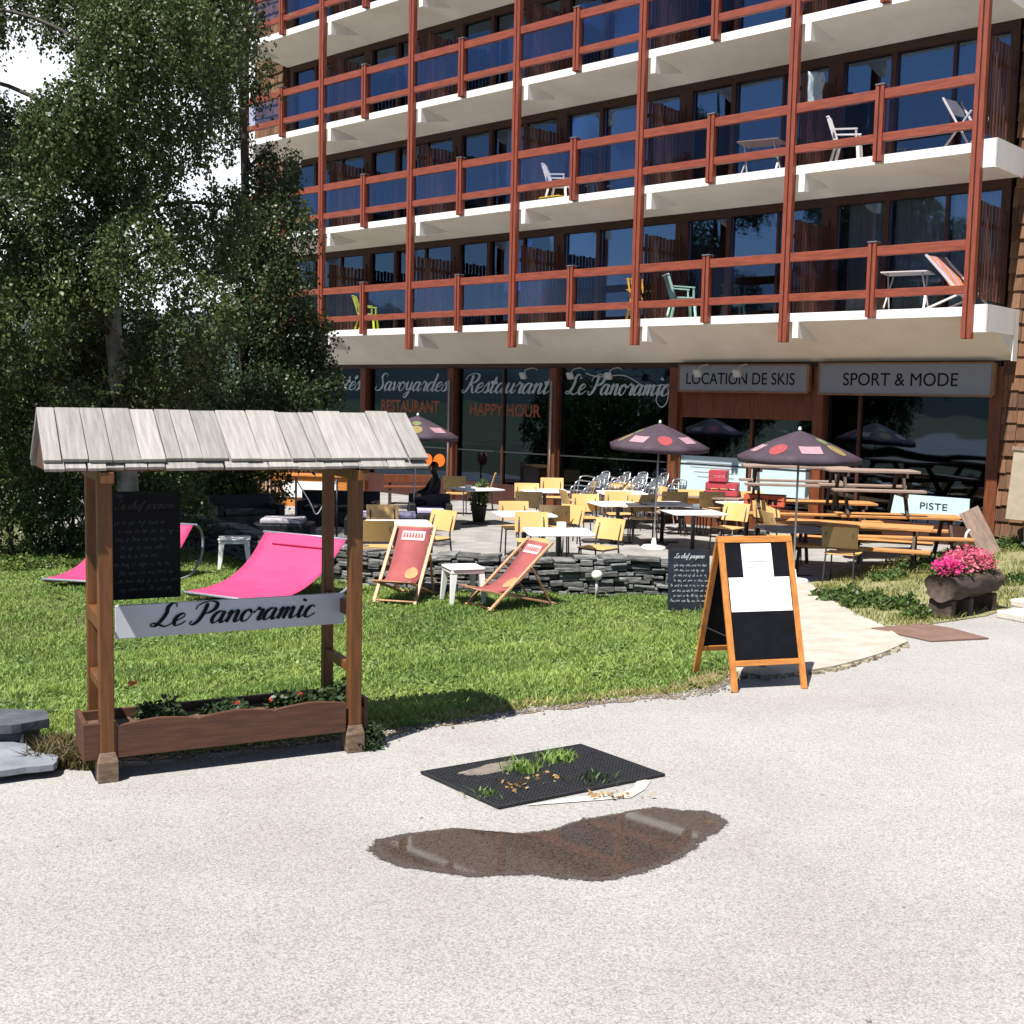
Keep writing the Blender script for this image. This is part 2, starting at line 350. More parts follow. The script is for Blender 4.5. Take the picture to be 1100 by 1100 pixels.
def script(name, body, xh, mat, parent, loc, width=None, thick=.13, thin=.045, slant=.32, t=.004, rot=(0, 0, 0)):
    """brush-script lettering as flat raised strokes in the local xz plane, facing -y"""
    strokes = []; x = 0
    for ch in body:
        w, st = GL[ch]
        for s_ in st: strokes.append([(px+x, py) for px, py in s_])
        x += w
    total = x; b = MB(); kx = (width/(total+slant)/xh) if width else 1.0
    for si, s_ in enumerate(strokes):
        P = cr([(a, c, 0) for a, c in s_], 6)
        Q = [Vector(((p.x+slant*p.y)*kx, p.y, 0))*xh for p in P]
        vs = []; n = len(Q); y0 = -t-.0006*(si % 4)
        for i, q in enumerate(Q):
            d = (Q[min(i+1, n-1)]-Q[max(i-1, 0)])
            if d.length < 1e-9: d = Vector((1, 0, 0))
            d.normalize()
            dd = Vector((d.x-slant*d.y, d.y, 0)).normalized()
            k = max(0, -dd.y)                       # heavy on the down strokes
            w = (thin+(thick-thin)*(k**1.2))*xh*.5*(.5 if i in (0, n-1) else 1) if len(s_) > 2 else thick*xh*.55
            nn = Vector((-d.y, d.x, 0))
            for sg in (1, -1): c = q+nn*(w*sg); vs.append((c.x, y0, c.y))
        fs = [(2*i+1, 2*i+3, 2*i+2, 2*i) for i in range(n-1)]
        b.add(vs, fs, mat)
    for q in range(len(b.v)):
        v = b.v[q]; b.v[q] = (v[0]-total*xh*kx/2, v[1], v[2])
    return b.build(name, mat, parent, loc=loc, rot=rot)
def scribble(name, x0, x1, z0, z1, rows, mat, parent, loc=(0, 0, 0), rot=(0, 0, 0), seed=1, w=.004, t=.004, ragged=.35):
    """rows of handwriting too small to read"""
    rn = random.Random(seed); b = MB()
    for r in range(rows):
        z = z1-(z1-z0)*(r+.5)/rows; h = (z1-z0)/rows*.28
        x = x0+rn.uniform(0, .12)*(x1-x0); end = x1-rn.uniform(0, ragged)*(x1-x0)
        while x < end:
            L = rn.uniform(.05, .14)*(x1-x0); pts = []
            k = 0
            while k*h*.45 < L:
                pts.append((x+k*h*.45+rn.uniform(-.2, .2)*h, z+(h if k % 2 else -h)*rn.uniform(.2, 1.0)*(2 if rn.random() < .12 else 1))); k += 1
            for i in range(len(pts)-1):
                (ax, az), (bx, bz) = pts[i], pts[i+1]; dx, dz = bx-ax, bz-az; l = math.hypot(dx, dz) or 1; nx, nz = -dz/l*w/2, dx/l*w/2
                b.add([(ax-nx, -t, az-nz), (bx-nx, -t, bz-nz), (bx+nx, -t, bz+nz), (ax+nx, -t, az+nz)], [(0, 1, 2, 3)], mat)
            x += L+h*1.0
    return b.build(name, mat, parent, loc=loc, rot=rot)
# ------------------------------------------------------------------ light and sky
SUN = Vector((-.282, -.398, .873)).normalized()
w = bpy.data.worlds.new('World'); S.world = w; w.use_nodes = True
wn = w.node_tree.nodes; wl = w.node_tree.links
sky = wn.new('ShaderNodeTexSky'); sky.sky_type = 'NISHITA'; sky.sun_disc = False
sky.sun_elevation = math.asin(SUN.z); sky.sun_rotation = math.atan2(SUN.x, SUN.y)
sky.altitude = 1500; sky.air_density = 1.0; sky.dust_density = .6; sky.ozone_density = 1.2
# a bank of bright cloud beyond the building and the trees
tcw = wn.new('ShaderNodeTexCoord'); nz = wn.new('ShaderNodeTexNoise'); nz.inputs['Scale'].default_value = 2.2; nz.inputs['Detail'].default_value = 9; nz.inputs['Roughness'].default_value = .6
mpw = wn.new('ShaderNodeMapping'); mpw.inputs['Scale'].default_value = (1, 1, 2.2); wl.new(tcw.outputs['Generated'], mpw.inputs['Vector']); wl.new(mpw.outputs['Vector'], nz.inputs['Vector'])
sx = wn.new('ShaderNodeSeparateXYZ'); wl.new(tcw.outputs['Generated'], sx.inputs['Vector'])
bank = wn.new('ShaderNodeMath'); bank.operation = 'MULTIPLY_ADD'; bank.inputs[1].default_value = .55; wl.new(sx.outputs['Y'], bank.inputs[0]); wl.new(nz.outputs['Fac'], bank.inputs[2])
crp = wn.new('ShaderNodeMapRange'); crp.interpolation_type = 'SMOOTHSTEP'; crp.inputs['From Min'].default_value = .62; crp.inputs['From Max'].default_value = .98; wl.new(bank.outputs['Value'], crp.inputs['Value'])
cmx = wn.new('ShaderNodeMix'); cmx.data_type = 'RGBA'; cmx.inputs['B'].default_value = (11, 11.4, 12.2, 1); wl.new(crp.outputs['Result'], cmx.inputs['Factor']); wl.new(sky.outputs['Color'], cmx.inputs['A'])
wl.new(cmx.outputs['Result'], wn['Background'].inputs['Color']); wn['Background'].inputs['Strength'].default_value = .06
sl = bpy.data.lights.new('sun', 'SUN'); sl.energy = 5.0; sl.angle = R_(.53); sl.color = (1, .965, .915)
so = bpy.data.objects.new('sun', sl); COL.objects.link(so); so.rotation_euler = SUN.to_track_quat('Z', 'Y').to_euler(); so.location = (-10, -20, 40)
S.view_settings.view_transform = 'Standard'; S.view_settings.look = 'None'; S.view_settings.exposure = .95; S.view_settings.gamma = 1
S.render.engine = 'CYCLES'
try:
    S.cycles.use_denoising = True; S.cycles.max_bounces = 7; S.cycles.transparent_max_bounces = 12; S.cycles.diffuse_bounces = 3
    S.cycles.caustics_reflective = False; S.cycles.caustics_refractive = False
except Exception: pass

# ------------------------------------------------------------------ road
def gravelmat(name, c1, c2, c3, tint, size=95, rough=.9, bump=.5, wet=False):
    m, nt, N, L, b = nodes(name)
    tc = N.new('ShaderNodeTexCoord')
    v = N.new('ShaderNodeTexVoronoi'); v.inputs['Scale'].default_value = size; v.inputs['Randomness'].default_value = 1
    L.new(tc.outputs['Object'], v.inputs['Vector'])
    sp = N.new('ShaderNodeSeparateColor'); L.new(v.outputs['Color'], sp.inputs['Color'])
    rp = N.new('ShaderNodeValToRGB'); e = rp.color_ramp.elements
    e[0].position = .0; e[0].color = (*c1, 1); e[1].position = 1; e[1].color = (*c3, 1)
    x = e.new(.22); x.color = (*c2, 1)
    L.new(sp.outputs['Red'], rp.inputs['Fac'])
    # dark gaps between the chippings
    mr = N.new('ShaderNodeMapRange'); mr.inputs['From Min'].default_value = .35; mr.inputs['From Max'].default_value = .75; mr.inputs['To Min'].default_value = 1; mr.inputs['To Max'].default_value = .74
    L.new(v.outputs['Distance'], mr.inputs['Value'])
    mu = N.new('ShaderNodeMix'); mu.data_type = 'RGBA'; mu.blend_type = 'MULTIPLY'; mu.inputs['Factor'].default_value = 1
    L.new(rp.outputs['Color'], mu.inputs['A']); L.new(mr.outputs['Result'], mu.inputs['B'])
    # broad stains
    n = N.new('ShaderNodeTexNoise'); n.inputs['Scale'].default_value = .55; n.inputs['Detail'].default_value = 8; n.inputs['Roughness'].default_value = .65
    L.new(tc.outputs['Object'], n.inputs['Vector'])
    r2 = N.new('ShaderNodeValToRGB'); r2.color_ramp.elements[0].position = .33; r2.color_ramp.elements[0].color = (*tint, 1); r2.color_ramp.elements[1].position = .62; r2.color_ramp.elements[1].color = (1, 1, 1, 1)
    L.new(n.outputs['Fac'], r2.inputs['Fac'])
    m2 = N.new('ShaderNodeMix'); m2.data_type = 'RGBA'; m2.blend_type = 'MULTIPLY'; m2.inputs['Factor'].default_value = 1
    L.new(mu.outputs['Result'], m2.inputs['A']); L.new(r2.outputs['Color'], m2.inputs['B'])
    n3 = N.new('ShaderNodeTexNoise'); n3.inputs['Scale'].default_value = .23; n3.inputs['Detail'].default_value = 5
    mp3 = N.new('ShaderNodeMapping'); mp3.inputs['Rotation'].default_value = (0, 0, .5); mp3.inputs['Scale'].default_value = (.35, 1.6, 1); L.new(tc.outputs['Object'], mp3.inputs['Vector']); L.new(mp3.outputs['Vector'], n3.inputs['Vector'])
    r3 = N.new('ShaderNodeValToRGB'); r3.color_ramp.elements[0].position = .36; r3.color_ramp.elements[0].color = (.92, .91, .895, 1); r3.color_ramp.elements[1].position = .6; r3.color_ramp.elements[1].color = (1.04, 1.04, 1.04, 1)
    L.new(n3.outputs['Fac'], r3.inputs['Fac'])
    m3 = N.new('ShaderNodeMix'); m3.data_type = 'RGBA'; m3.blend_type = 'MULTIPLY'; m3.inputs['Factor'].default_value = 1
    L.new(m2.outputs['Result'], m3.inputs['A']); L.new(r3.outputs['Color'], m3.inputs['B'])
    L.new(m3.outputs['Result'], b.inputs['Base Color'])
    b.inputs['Roughness'].default_value = rough; b.inputs['Specular IOR Level'].default_value = .3
    bp = N.new('ShaderNodeBump'); bp.inputs['Strength'].default_value = bump; bp.inputs['Distance'].default_value = .004; bp.invert = True
    L.new(v.outputs['Distance'], bp.inputs['Height']); L.new(bp.outputs['Normal'], b.inputs['Normal'])
    return m
ROADM = gravelmat('chip_seal_road', (.238, .228, .213), (.315, .303, .286), (.395, .382, .363), (.85, .835, .815), size=115, bump=.25)
# the edge of the lawn along the road, left to right
EDGE = [(-60, 4.0), (-12, 5.2), (-5, 6.65), (-3.3, 6.9), (-2.62, 7.0), (-2.0, 7.2), (-1.2, 7.62), (-.75, 7.85), (-.3, 8.15), (.1, 8.42), (.5, 8.62), (.95, 8.86), (1.35, 9.0), (1.62, 9.22), (1.86, 9.7), (2.1, 10.6), (2.6, 12.0), (3.0, 13.2), (2.75, 14.6), (2.75, 16.0)]
TE = [(q.x, q.y) for q in (at(868, 629, TZ), at(905, 614, TZ), at(1000, 601, TZ), at(1075, 586, TZ))]
RS = [(1.9, 9.75), (2.57, 9.83), (3.07, 10.25), (3.81, 11.14), (4.2, 12.05), (4.55, 12.3), (5.2, 12.75), (5.75, 13.4), (6.3, 14.1), (7.5, 15.6), (9.5, 18.0), (11, 20)]
PATH = [(1.9, 9.75), (2.1, 9.6), (2.35, 9.72), (2.57, 9.83), (2.8, 10.0), (3.07, 10.25), (3.4, 10.6), (3.81, 11.14), (3.86, 12.08), (3.85, 12.9), (3.95, 14.2), (4.15, 15.6), TE[0], (3.2, 17.0), (2.95, 13.2), (2.55, 12.0), (2.08, 10.6)]
VERGE = [TE[0], (4.1, 15.6), (3.9, 14.2), (3.8, 12.9), (3.84, 12.1), (4.2, 12.05), (4.55, 12.3), (5.2, 12.75), (5.75, 13.4), (6.3, 14.1), (7.5, 15.6), (9.5, 18.0), (11, 20), (11.5, 22.5), (9.6, 23.2), TE[3], TE[2], TE[1]]
def pld(x, y, pl):
    best = np.full(np.shape(x), 1e9)
    for (ax, ay), (bx_, by) in zip(pl[:-1], pl[1:]):
        dx, dy = bx_-ax, by-ay; t = np.clip(((x-ax)*dx+(y-ay)*dy)/(dx*dx+dy*dy), 0, 1); best = np.minimum(best, np.hypot(x-ax-t*dx, y-ay-t*dy))
    return best
def hz(x, y):
    a = pld(np.asarray(x, float), np.asarray(y, float), RS); b = pld(np.asarray(x, float), np.asarray(y, float), [(3.0, 17.2)]+TE+[(9.6, 23.2)]); return (TZ+np.maximum(0, np.asarray(x, float)-4.0)*.03)*a/(a+b+1e-6)
def hsheet(poly, dz, bottom, mat):
    n = len(poly); m = MB(); vs = [(x, y, float(hz(x, y))+dz) for x, y in poly]+[(x, y, bottom) for x, y in poly]; fs = []
    for t in geometry.tessellate_polygon([[Vector((x, y, 0)) for x, y in poly]]):
        t = list(t); a, b, c = [Vector((*poly[i], 0)) for i in t]
        if (b-a).cross(c-a).z < 0: t.reverse()
        fs.append(tuple(t))
    A = sum(poly[i][0]*poly[(i+1) % n][1]-poly[(i+1) % n][0]*poly[i][1] for i in range(n))
    for k in range(n): f = (n+k, n+(k+1) % n, (k+1) % n, k); fs.append(f if A > 0 else tuple(reversed(f)))
    return m.add(vs, fs, mat)
def dens(pts, k):
    out = []
    for a, c in zip(pts[:-1], pts[1:]):
        for i in range(k): out.append((a[0]+(c[0]-a[0])*i/k, a[1]+(c[1]-a[1])*i/k))
    return out+[pts[-1]]
WALLP = [(2.66, 16.05), (1.6, 16.12), (.15, 15.95), (-1.0, 16.1), (-1.95, 16.4), (-3.4, 17.5), (-5.1, 19.7), (-6.2, 21.4)]
_y4 = 16.9+(TE[0][1]-16.9)*(4.0-3.2)/(TE[0][0]-3.2)
TERRL = [(2.75, 16.0), (3.2, 16.9), (4.0, _y4), (4.0, 31.9), (-8, 42), (-20, 42), (-9, 23), (-6.35, 21.5), (-5.25, 19.8), (-3.5, 17.6), (-2.0, 16.5), (-1.0, 16.2), (.15, 16.05), (1.6, 16.22)]
TERRR = [(4.0, _y4)]+TE+[(9.7, 23.0), (11, 26), (4.0, 31.9)]
o = MB().sheet([(-70, -40), (90, -40), (90, 60), (11.5, 20.5), (9.5, 18), (7.5, 15.6), (6.3, 14.1), (5.75, 13.4), (5.2, 12.75), (4.55, 12.3), (4.2, 12.05), (3.95, 12.14), (3.78, 11.16), (3.07, 10.25), (2.57, 9.83), (2.35, 9.72), (2.1, 9.72)]+EDGE[:14][::-1], 0).build('road', ROADM); tag(o, kind='structure')
GNDM = mk('outer_soil', (.10, .115, .05), .95, .3, .3)
o = MB().sheet([(-3500, -3500), (3500, -3500), (3500, 3500), (-3500, 3500)], -.95).build('ground', GNDM); tag(o, kind='structure')
b = MB().prism(TERRL, -.9, TZ+.006)
n0 = len(b.v); b.prism(TERRR, -.9, TZ+.006)
for q in range(n0, len(b.v)):
    if b.v[q][2] > -.8: b.v[q] = (b.v[q][0], b.v[q][1], tz(b.v[q][0])+.006)
o = b.build('terrace', TERR); tag(o, kind='structure')
PATHM = mk('pale_path_concrete', (.44, .405, .345), .85, .08, 3.5, (1, 1, 1), .2, 40, col2=(.30, .27, .22), detail=9)
o = hsheet(dens(PATH+PATH[:1], 5)[:-1], .03, -.5, PATHM).build('path', PATHM); tag(o, kind='structure')
# worn mortar lip along the path's front edge
b = MB(); rn = random.Random(4)
for i in range(7):
    a, c = V((*PATH[i], 0)), V((*PATH[i+1], 0))
    for k in range(7):
        p = a.lerp(c, (k+rn.random()*.6)/7); s_ = rn.uniform(.02, .055)
        b.cbox((p.x+rn.uniform(-.02, .03), p.y-rn.uniform(0, .05), .008), (s_*1.6, s_, .03), None, Matrix.Rotation(rn.uniform(0, 3), 3, 'Z'))
o = b.build('path_edge_rubble', mk('rubble', (.26, .22, .15), .9, .4, 12, island=.3), bev=.004); tag(o, kind='stuff', label='crumbled mortar and stone along the pale path edge', cat='rubble')

# ------------------------------------------------------------------ lawn: soil + blades
def lawn_z(x, y):
    d = -.37*(x+3)+.93*(y-7.0)
    t = np.clip((d-.1)/5.5, 0, 1)
    return -.40*(t*t*(3-2*t)) + .012
LAWN = EDGE[1:]+[(2.7, 16.1), (1.6, 16.1), (.15, 16.0), (-1, 16.15), (-2, 16.45), (-3.5, 17.55), (-5.2, 19.75), (-6.3, 21.45), (-9, 23), (-20, 40), (-40, 40), (-40, 10)]
def inpoly(px, py, poly):
    c = np.zeros(len(px), bool); j = len(poly)-1
    for i in range(len(poly)):
        xi, yi = poly[i]; xj, yj = poly[j]
        c ^= ((yi > py) != (yj > py)) & (px < (xj-xi)*(py-yi)/(yj-yi+1e-12)+xi); j = i
    return c
def lawn_sheet():
    gx = np.arange(-40, 3.4, .2); gy = np.arange(5, 40, .2); nx, ny = len(gx), len(gy)
    X, Y = np.meshgrid(gx, gy, indexing='ij'); Z = lawn_z(X, Y)-.02
    cx = (X[:-1, :-1]+.1).ravel(); cy = (Y[:-1, :-1]+.1).ravel(); ok = inpoly(cx, cy, LAWN) | (pld(cx, cy, EDGE) < .34)
    idx = np.arange(nx*ny).reshape(nx, ny)
    F = np.stack([idx[:-1, :-1].ravel(), idx[1:, :-1].ravel(), idx[1:, 1:].ravel(), idx[:-1, 1:].ravel()], 1)[ok]
    m = mk('lawn_soil', (.075, .085, .03), .95, .4, 5, col2=(.10, .085, .045))
    o = nmesh('lawn', np.stack([X.ravel(), Y.ravel(), Z.ravel()], 1), F, m); tag(o, kind='structure'); o.data.update()
lawn_sheet()
def strip(pts, w0, w1, z, name, mat):
    b = MB(); L = []; Rr = []
    for i, p in enumerate(pts):
        d = V((*pts[min(i+1, len(pts)-1)], 0))-V((*pts[max(i-1, 0)], 0)); d.normalize(); n = V((-d.y, d.x, 0)); q = V((*p, z))
        L.append(q+n*(w0+random.uniform(-.04, .05))); Rr.append(q-n*(w1+random.uniform(-.03, .04)))
    vs = L+Rr; n = len(L)
    b.add(vs, [(n+i, n+i+1, i+1, i) for i in range(n-1)])
    return b.build(name, mat)
def dens(pts, k):
    out = []
    for a, c in zip(pts[:-1], pts[1:]):
        for i in range(k): out.append((a[0]+(c[0]-a[0])*i/k, a[1]+(c[1]-a[1])*i/k))
    return out+[pts[-1]]
o = strip([(x+.012*math.sin(i*1.7), y+.03*math.sin(i*.9)+random.uniform(-.012, .012)) for i, (x, y) in enumerate(dens(EDGE[2:15], 7))], .20, .07, .0045, 'lawn_edge_soil', mk('dry_edge_soil', (.24, .17, .10), .95, .35, 9, bump=.6, bscale=50, col2=(.13, .09, .05))); tag(o, kind='structure')
def blades(name, P, h, wd, mat, lean=.55, label=None):
    n = len(P); a = RNG.uniform(0, 2*PI, n); H = h*RNG.uniform(.45, 1.25, n); W = wd*RNG.uniform(.6, 1.3, n)
    d = np.stack([np.cos(a), np.sin(a), np.zeros(n)], 1); b_ = RNG.uniform(0, 2*PI, n); l = np.stack([np.cos(b_), np.sin(b_), np.zeros(n)], 1)*(H*lean*RNG.uniform(.2, 1.3, n))[:, None]
    z = np.zeros((n, 3)); z[:, 2] = H
    v0 = P-d*(W/2)[:, None]; v1 = P+d*(W/2)[:, None]; m = P+z*.6+l*.35
    v2 = m+d*(W*.4)[:, None]; v3 = m-d*(W*.4)[:, None]; v4 = P+z*.95+l
    vv = np.stack([v0, v1, v2, v3, v4], 1).reshape(-1, 3); i0 = np.arange(n)*5
    F = np.concatenate([np.stack([i0, i0+1, i0+2], 1), np.stack([i0, i0+2, i0+3], 1), np.stack([i0+3, i0+2, i0+4], 1)])
    o = nmesh(name, vv, F, mat); tag(o, label, 'grass', kind='stuff'); return o
GRASSM = leafmat('lawn_grass', (.058, .14, .021), (.34, .45, .105), .3, .6, .8)
def lawn_points(n, xr, yr, keep=None):
    x = RNG.uniform(*xr, n); y = RNG.uniform(*yr, n); ok = inpoly(x, y, LAWN)
    d = -.37*(x+3)+.93*(y-7.0)
    x, y = x[ok], y[ok]
    return np.stack([x, y, lawn_z(x, y)-.015], 1)
def lawn_points_far(n):
    x = RNG.uniform(-9, 3.1, n); y = 6.6+13*RNG.uniform(0, 1, n)**1.3; ok = inpoly(x, y, LAWN); x, y = x[ok], y[ok]
    return np.stack([x, y, lawn_z(x, y)-.015], 1)
P1 = lawn_points_far(520000)
# patchy: thin out by a slow noise
def patchy(P, s=.9, lo=.25):
    q = (np.sin(P[:, 0]*2.1*s+1.3)*np.sin(P[:, 1]*1.7*s+.4)+np.sin(P[:, 0]*.9*s-P[:, 1]*1.3*s)+np.sin(P[:, 0]*5.1*s+P[:, 1]*4.3*s)*.6)/2.6
    return P[RNG.uniform(0, 1, len(P)) < np.clip(.85+q*.4, .4, 1)]
PA = patchy(P1)
hm = .75+.45*(np.sin(PA[:, 0]*3.3+1)*np.sin(PA[:, 1]*2.9)+.6*np.sin(PA[:, 0]*7.1-PA[:, 1]*5.3))
blades('grass', PA, .054*np.clip(hm, .6, 1.4), .011, GRASSM, .95, 'sunlit green lawn grass between the road and the stone wall')
LG = lawn_points(8000, (-7, 3.1), (6.6, 21)); LG = LG[np.sin(LG[:, 0]*2.7+.5)*np.sin(LG[:, 1]*2.2+1) > .15]
blades('long_grass', LG, .11, .011, leafmat('long_lawn_grass', (.06, .11, .018), (.42, .46, .16), .4, .5, .8), .9, 'longer tufts of grass scattered over the lawn')
DG = lawn_points(60000, (-3.2, 2.2), (6.6, 10.5)); dd = -.37*(DG[:, 0]+3)+.93*(DG[:, 1]-7.0); DG = DG[pld(DG[:, 0], DG[:, 1], EDGE[2:15]) < RNG.uniform(0, .3, len(DG))]
blades('dry_edge_grass', DG, .05, .011, leafmat('dry_edge_blades', (.14, .13, .04), (.46, .38, .16), .35), 1.1, 'yellowed grass along the edge of the lawn')

b = MB(); rn = random.Random(17); EE = dens(EDGE[3:15], 40)
for x, y in EE:
    for _ in range(3):
        s_ = rn.uniform(.004, .013); b.cbox((x+rn.uniform(-.05, .12), y-abs(rn.gauss(0, .07))+.03, .006+s_*.3), (s_*1.5, s_, s_*.9), None, Matrix.Rotation(rn.uniform(0, 3), 3, 'Z'))
o = b.build('edge_grit', mk('edge_grit_stone', (.27, .25, .22), .9, .4, 3, island=.5)); tag(o, 'loose grit along the edge of the lawn', 'grit', kind='stuff')
# ------------------------------------------------------------------ apartment building
UX, UY = -.73525661, .67778885          # facade direction, right end to far left end
G0 = V((7.576, 20.0, 0)); BA = math.atan2(-UY, -UX)
BM = Matrix.Translation(G0) @ Matrix.Rotation(BA, 4, 'Z')
def bw(s, D, z): return BM @ V((-s, D, z))
bld = thing('apartment_building', 'large apartment building with red wooden balcony rails above dark shop windows', 'building', G0, BA)
BAY = 3.462; NB = 6; SE = BAY*NB; F0, FH, NF = 3.96, 2.69, 4
def bx(b, s0, s1, D0, D1, z0, z1, mat=None): b.box((-s1, D0, z0 if z0 > .001 else TZ), (-s0, D1, z1), mat)
# shell: end walls, rear wall, inner floors
b = MB(); top = F0+FH*NF
for s0, s1 in ((-.0, .12), (SE+.0, SE+.12)): bx(b, s0, s1, 1.76, 9, 0, top+.3)
bx(b, .12, SE, 6.0, 6.2, 0, top)
for k in range(NF+1): bx(b, .12, SE, 1.762, 6.0, F0+FH*k-.25, F0+FH*k)
for k in range(1, NB): bx(b, BAY*k-.08, BAY*k+.08, 1.85, 6.0, F0+.005, top-.26)
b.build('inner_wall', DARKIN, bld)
# end cladding of shingles (front face flush with the windows, both ends)
def shingles(s0, s1, z1, seed):
    b = MB(); rn = random.Random(seed); z = 0.0; h = .29
    bx(b, s0+.02, s1-.02, 1.53, 1.75, 0, z1, SHING)
    while z < z1:
        s = s0
        while s < s1:
            wd = min(rn.uniform(.12, .26), s1-s)
            if wd < .04: break
            c = V((-(s+wd/2), 1.49, z+h*.55)); rot = Matrix.Rotation(-.13, 3, 'X') @ Matrix.Rotation(rn.uniform(-.02, .02), 3, 'Y')
            b.cbox(c+V((0, rn.uniform(-.008, .008), rn.uniform(-.02, .02))), (wd-.008, .022, h*1.25), SHING, rot); s += wd
        z += h
    return b.build('shingle_cladding', SHING, bld)
shingles(-2.6, -.06, top+.3, 3); shingles(SE+.25, SE+1.7, top+.3, 5)
b = MB(); bx(b, -2.6, .0, 1.76, 8.9, 0, top+.3); b.build('end_wall', SHING, bld)
b = MB(); bx(b, SE+.13, SE+1.7, 1.76, 8.9, 0, top+.3); b.build('end_wall', SHING, bld)
# balcony slabs with a sloping soffit
for k in range(NF+1):
    z = F0+FH*k; wall = -.84 if k == 0 else -.37
    prof = [(.06, 0), (.06, -.155), (.75, -.155+(wall+.155)*(.46 if k == 0 else .4)), (1.495, wall), (1.495, 0)]
    b = MB(); s0, s1 = -.26, SE+.12
    n = len(prof); vs = [(-s0, d, z+h) for d, h in prof]+[(-s1, d, z+h) for d, h in prof]
    fs = [(i, (i+1) % n, n+(i+1) % n, n+i) for i in range(n)]+[tuple(range(n-1, -1, -1)), tuple(range(n, 2*n))]
    b.add(vs, fs[1:], WHITE); b.add(vs, fs[:1], FASC)
    o = b.build('balcony_slab', WHITE, bld)
    b = MB(); bx(b, -.29, -.262, .03, 1.25, z-.44 if k else z-.42, z+.03); bx(b, -.29, -.0, .03, .058, z-.43, z+.03); 
    if k == 0: bx(b, -.285, -.262, 1.26, 1.48, z-.86, z+.03)
    b.build('slab_end_panel', WHITE, bld)
    for i in range(NB+1):
        s = BAY*i-.13
        if i == 0: continue
        b = MB(); P = [(.045, -.16), (.045, -.48 if k else -.46), (.15, -.48 if k else -.46), (1.0, -.285), (1.0, -.16)] if k else [(.045, -.16), (.045, -.46), (.15, -.47), (.78, -.50), (.78, -.16)]
        b.prism([(d, h) for d, h in P], 0, .12, None, Matrix(((0, 0, 1, -s), (1, 0, 0, 0), (0, 1, 0, z), (0, 0, 0, 1))))
        b.build('bracket', WHITE, bld)
# tall posts
for i in range(NB+1):
    b = MB(); s = BAY*i+.02; z0 = 3.42; z1 = top+.4
    bx(b, s-.085, s-.012, -.075, .055, z0, z1, RED); bx(b, s+.012, s+.085, -.075, .055, z0, z1, RED); bx(b, s-.0118, s+.0118, -.052, .052, z0+.01, z1, DARKWOOD)
    b.build('post', RED, bld, bev=.006)
# balcony rails, one per bay and floor
for k in range(NF):
    z = F0+FH*k
    for i in range(NB):
        b = MB(); a, c = BAY*i+.115, BAY*(i+1)-.07
        bx(b, a, c, -.045, .045, z+.93, z+1.10, REDH); bx(b, a, c, -.045, .045, z+.21, z+.35, REDH)
        o = b.build('railing', REDH, bld, bev=.006)
        b = MB(); m = BAY*(i+.5)+.03
        for q0, q1 in ((a, m-.079), (m+.079, c)): g = MB(); bx(g, q0, q1, -.004, .004, z+.351, z+.929); g.build('glass_infill', RAILGL, o)
        bx(b, m-.078, m-.014, -.085, .06, z-.13, z+1.16, RED); bx(b, m+.014, m+.078, -.085, .06, z-.13, z+1.16, RED); bx(b, m-.0138, m+.0138, -.06, .05, z-.12, z+1.15, DARKWOOD); bx(b, m-.088, m+.088, -.095, .07, z+1.162, z+1.19, CAPG)
        b.build('rail_post', RED, o, bev=.005)
    # slatted side rail at the right-hand end
    b = MB(); rn = random.Random(k)
    for q in range(9): D = .16+q*.142; bx(b, -.035, -.01, D, D+.065, z+.14, z+1.74+rn.uniform(-.02, .02))
    bx(b, -.008, .025, .1, 1.42, z+.5, z+.58); bx(b, -.008, .025, .1, 1.42, z+1.35, z+1.43)
    b.build('slatted_screen', SLATW, bld)
    for i in range(1, NB):
        b = MB(); s = BAY*i+.02
        for q in range(10): D = .22+q*.124; bx(b, s-.03, s-.008, D, D+.085, z+.05, z+1.74+rn.uniform(-.02, .02)); 
        bx(b, s-.006, s+.02, .2, 1.45, z+.45, z+.54); bx(b, s-.006, s+.02, .2, 1.45, z+1.4, z+1.48)
        bx(b, s-.02, s+.02, 1.46, 1.5, z+.01, z+1.9)
        b.build('slatted_screen', SLATW, bld)
# flats' windows
CURTAINED = {(0, 0): 2, (1, 3): 1, (0, 3): 0, (1, 4): 1, (2, 2): 1, (0, 4): 1, (2, 4): 1}
for k in range(NF):
    z = F0+FH*k; ztop = z+FH-.37
    for i in range(NB):
        b = MB(); s = BAY*i
        lo = s+.0 if i else s+.0
        bx(b, s, s+BAY-.001, 1.5, 1.72, ztop-.16, ztop-.005, DARKWOODH)
        bx(b, s, s+BAY-.001, 1.52, 1.72, z+.002, z+.12, DARKWOODH)
        segs = [(.0, .16), (2.24, 2.34), (3.30, BAY-.001)]
        for a, c in segs: bx(b, s+a, s+c, 1.505, 1.71, z+.121, ztop-.161, DARKWOOD)
        bx(b, s+1.12, s+1.18, 1.55, 1.66, z+.122, ztop-.162, DARKWOOD)
        o = b.build('window', DARKWOOD, bld)
        for a, c in ((.16, 1.12), (1.18, 2.24), (2.34, 3.30)):
            g = MB(); bx(g, s+a+.001, s+c-.001, 1.60, 1.612, z+.123, ztop-.163); g.build('pane', GLASS, o)
        cv = CURTAINED.get((k, i), 0)
        spans = [(.2, 1.1), (1.2, 2.2)][:2 if cv == 2 else cv]
        if cv == 2: spans.append((2.36, 3.15))
        for a, c in spans:
            g = MB(); n = 40; vs = []
            for q in range(n+1):
                x = s+a+(c-a)*q/n; y = 1.70+.035*math.sin(q*1.15)+.012*math.sin(q*2.9)
                vs += [(-x, y, z+.13), (-x, y, ztop-.1)]
            g.add(vs, [(2*q, 2*q+1, 2*q+3, 2*q+2) for q in range(n)], CURT, True); g.build('curtain', CURT, o)
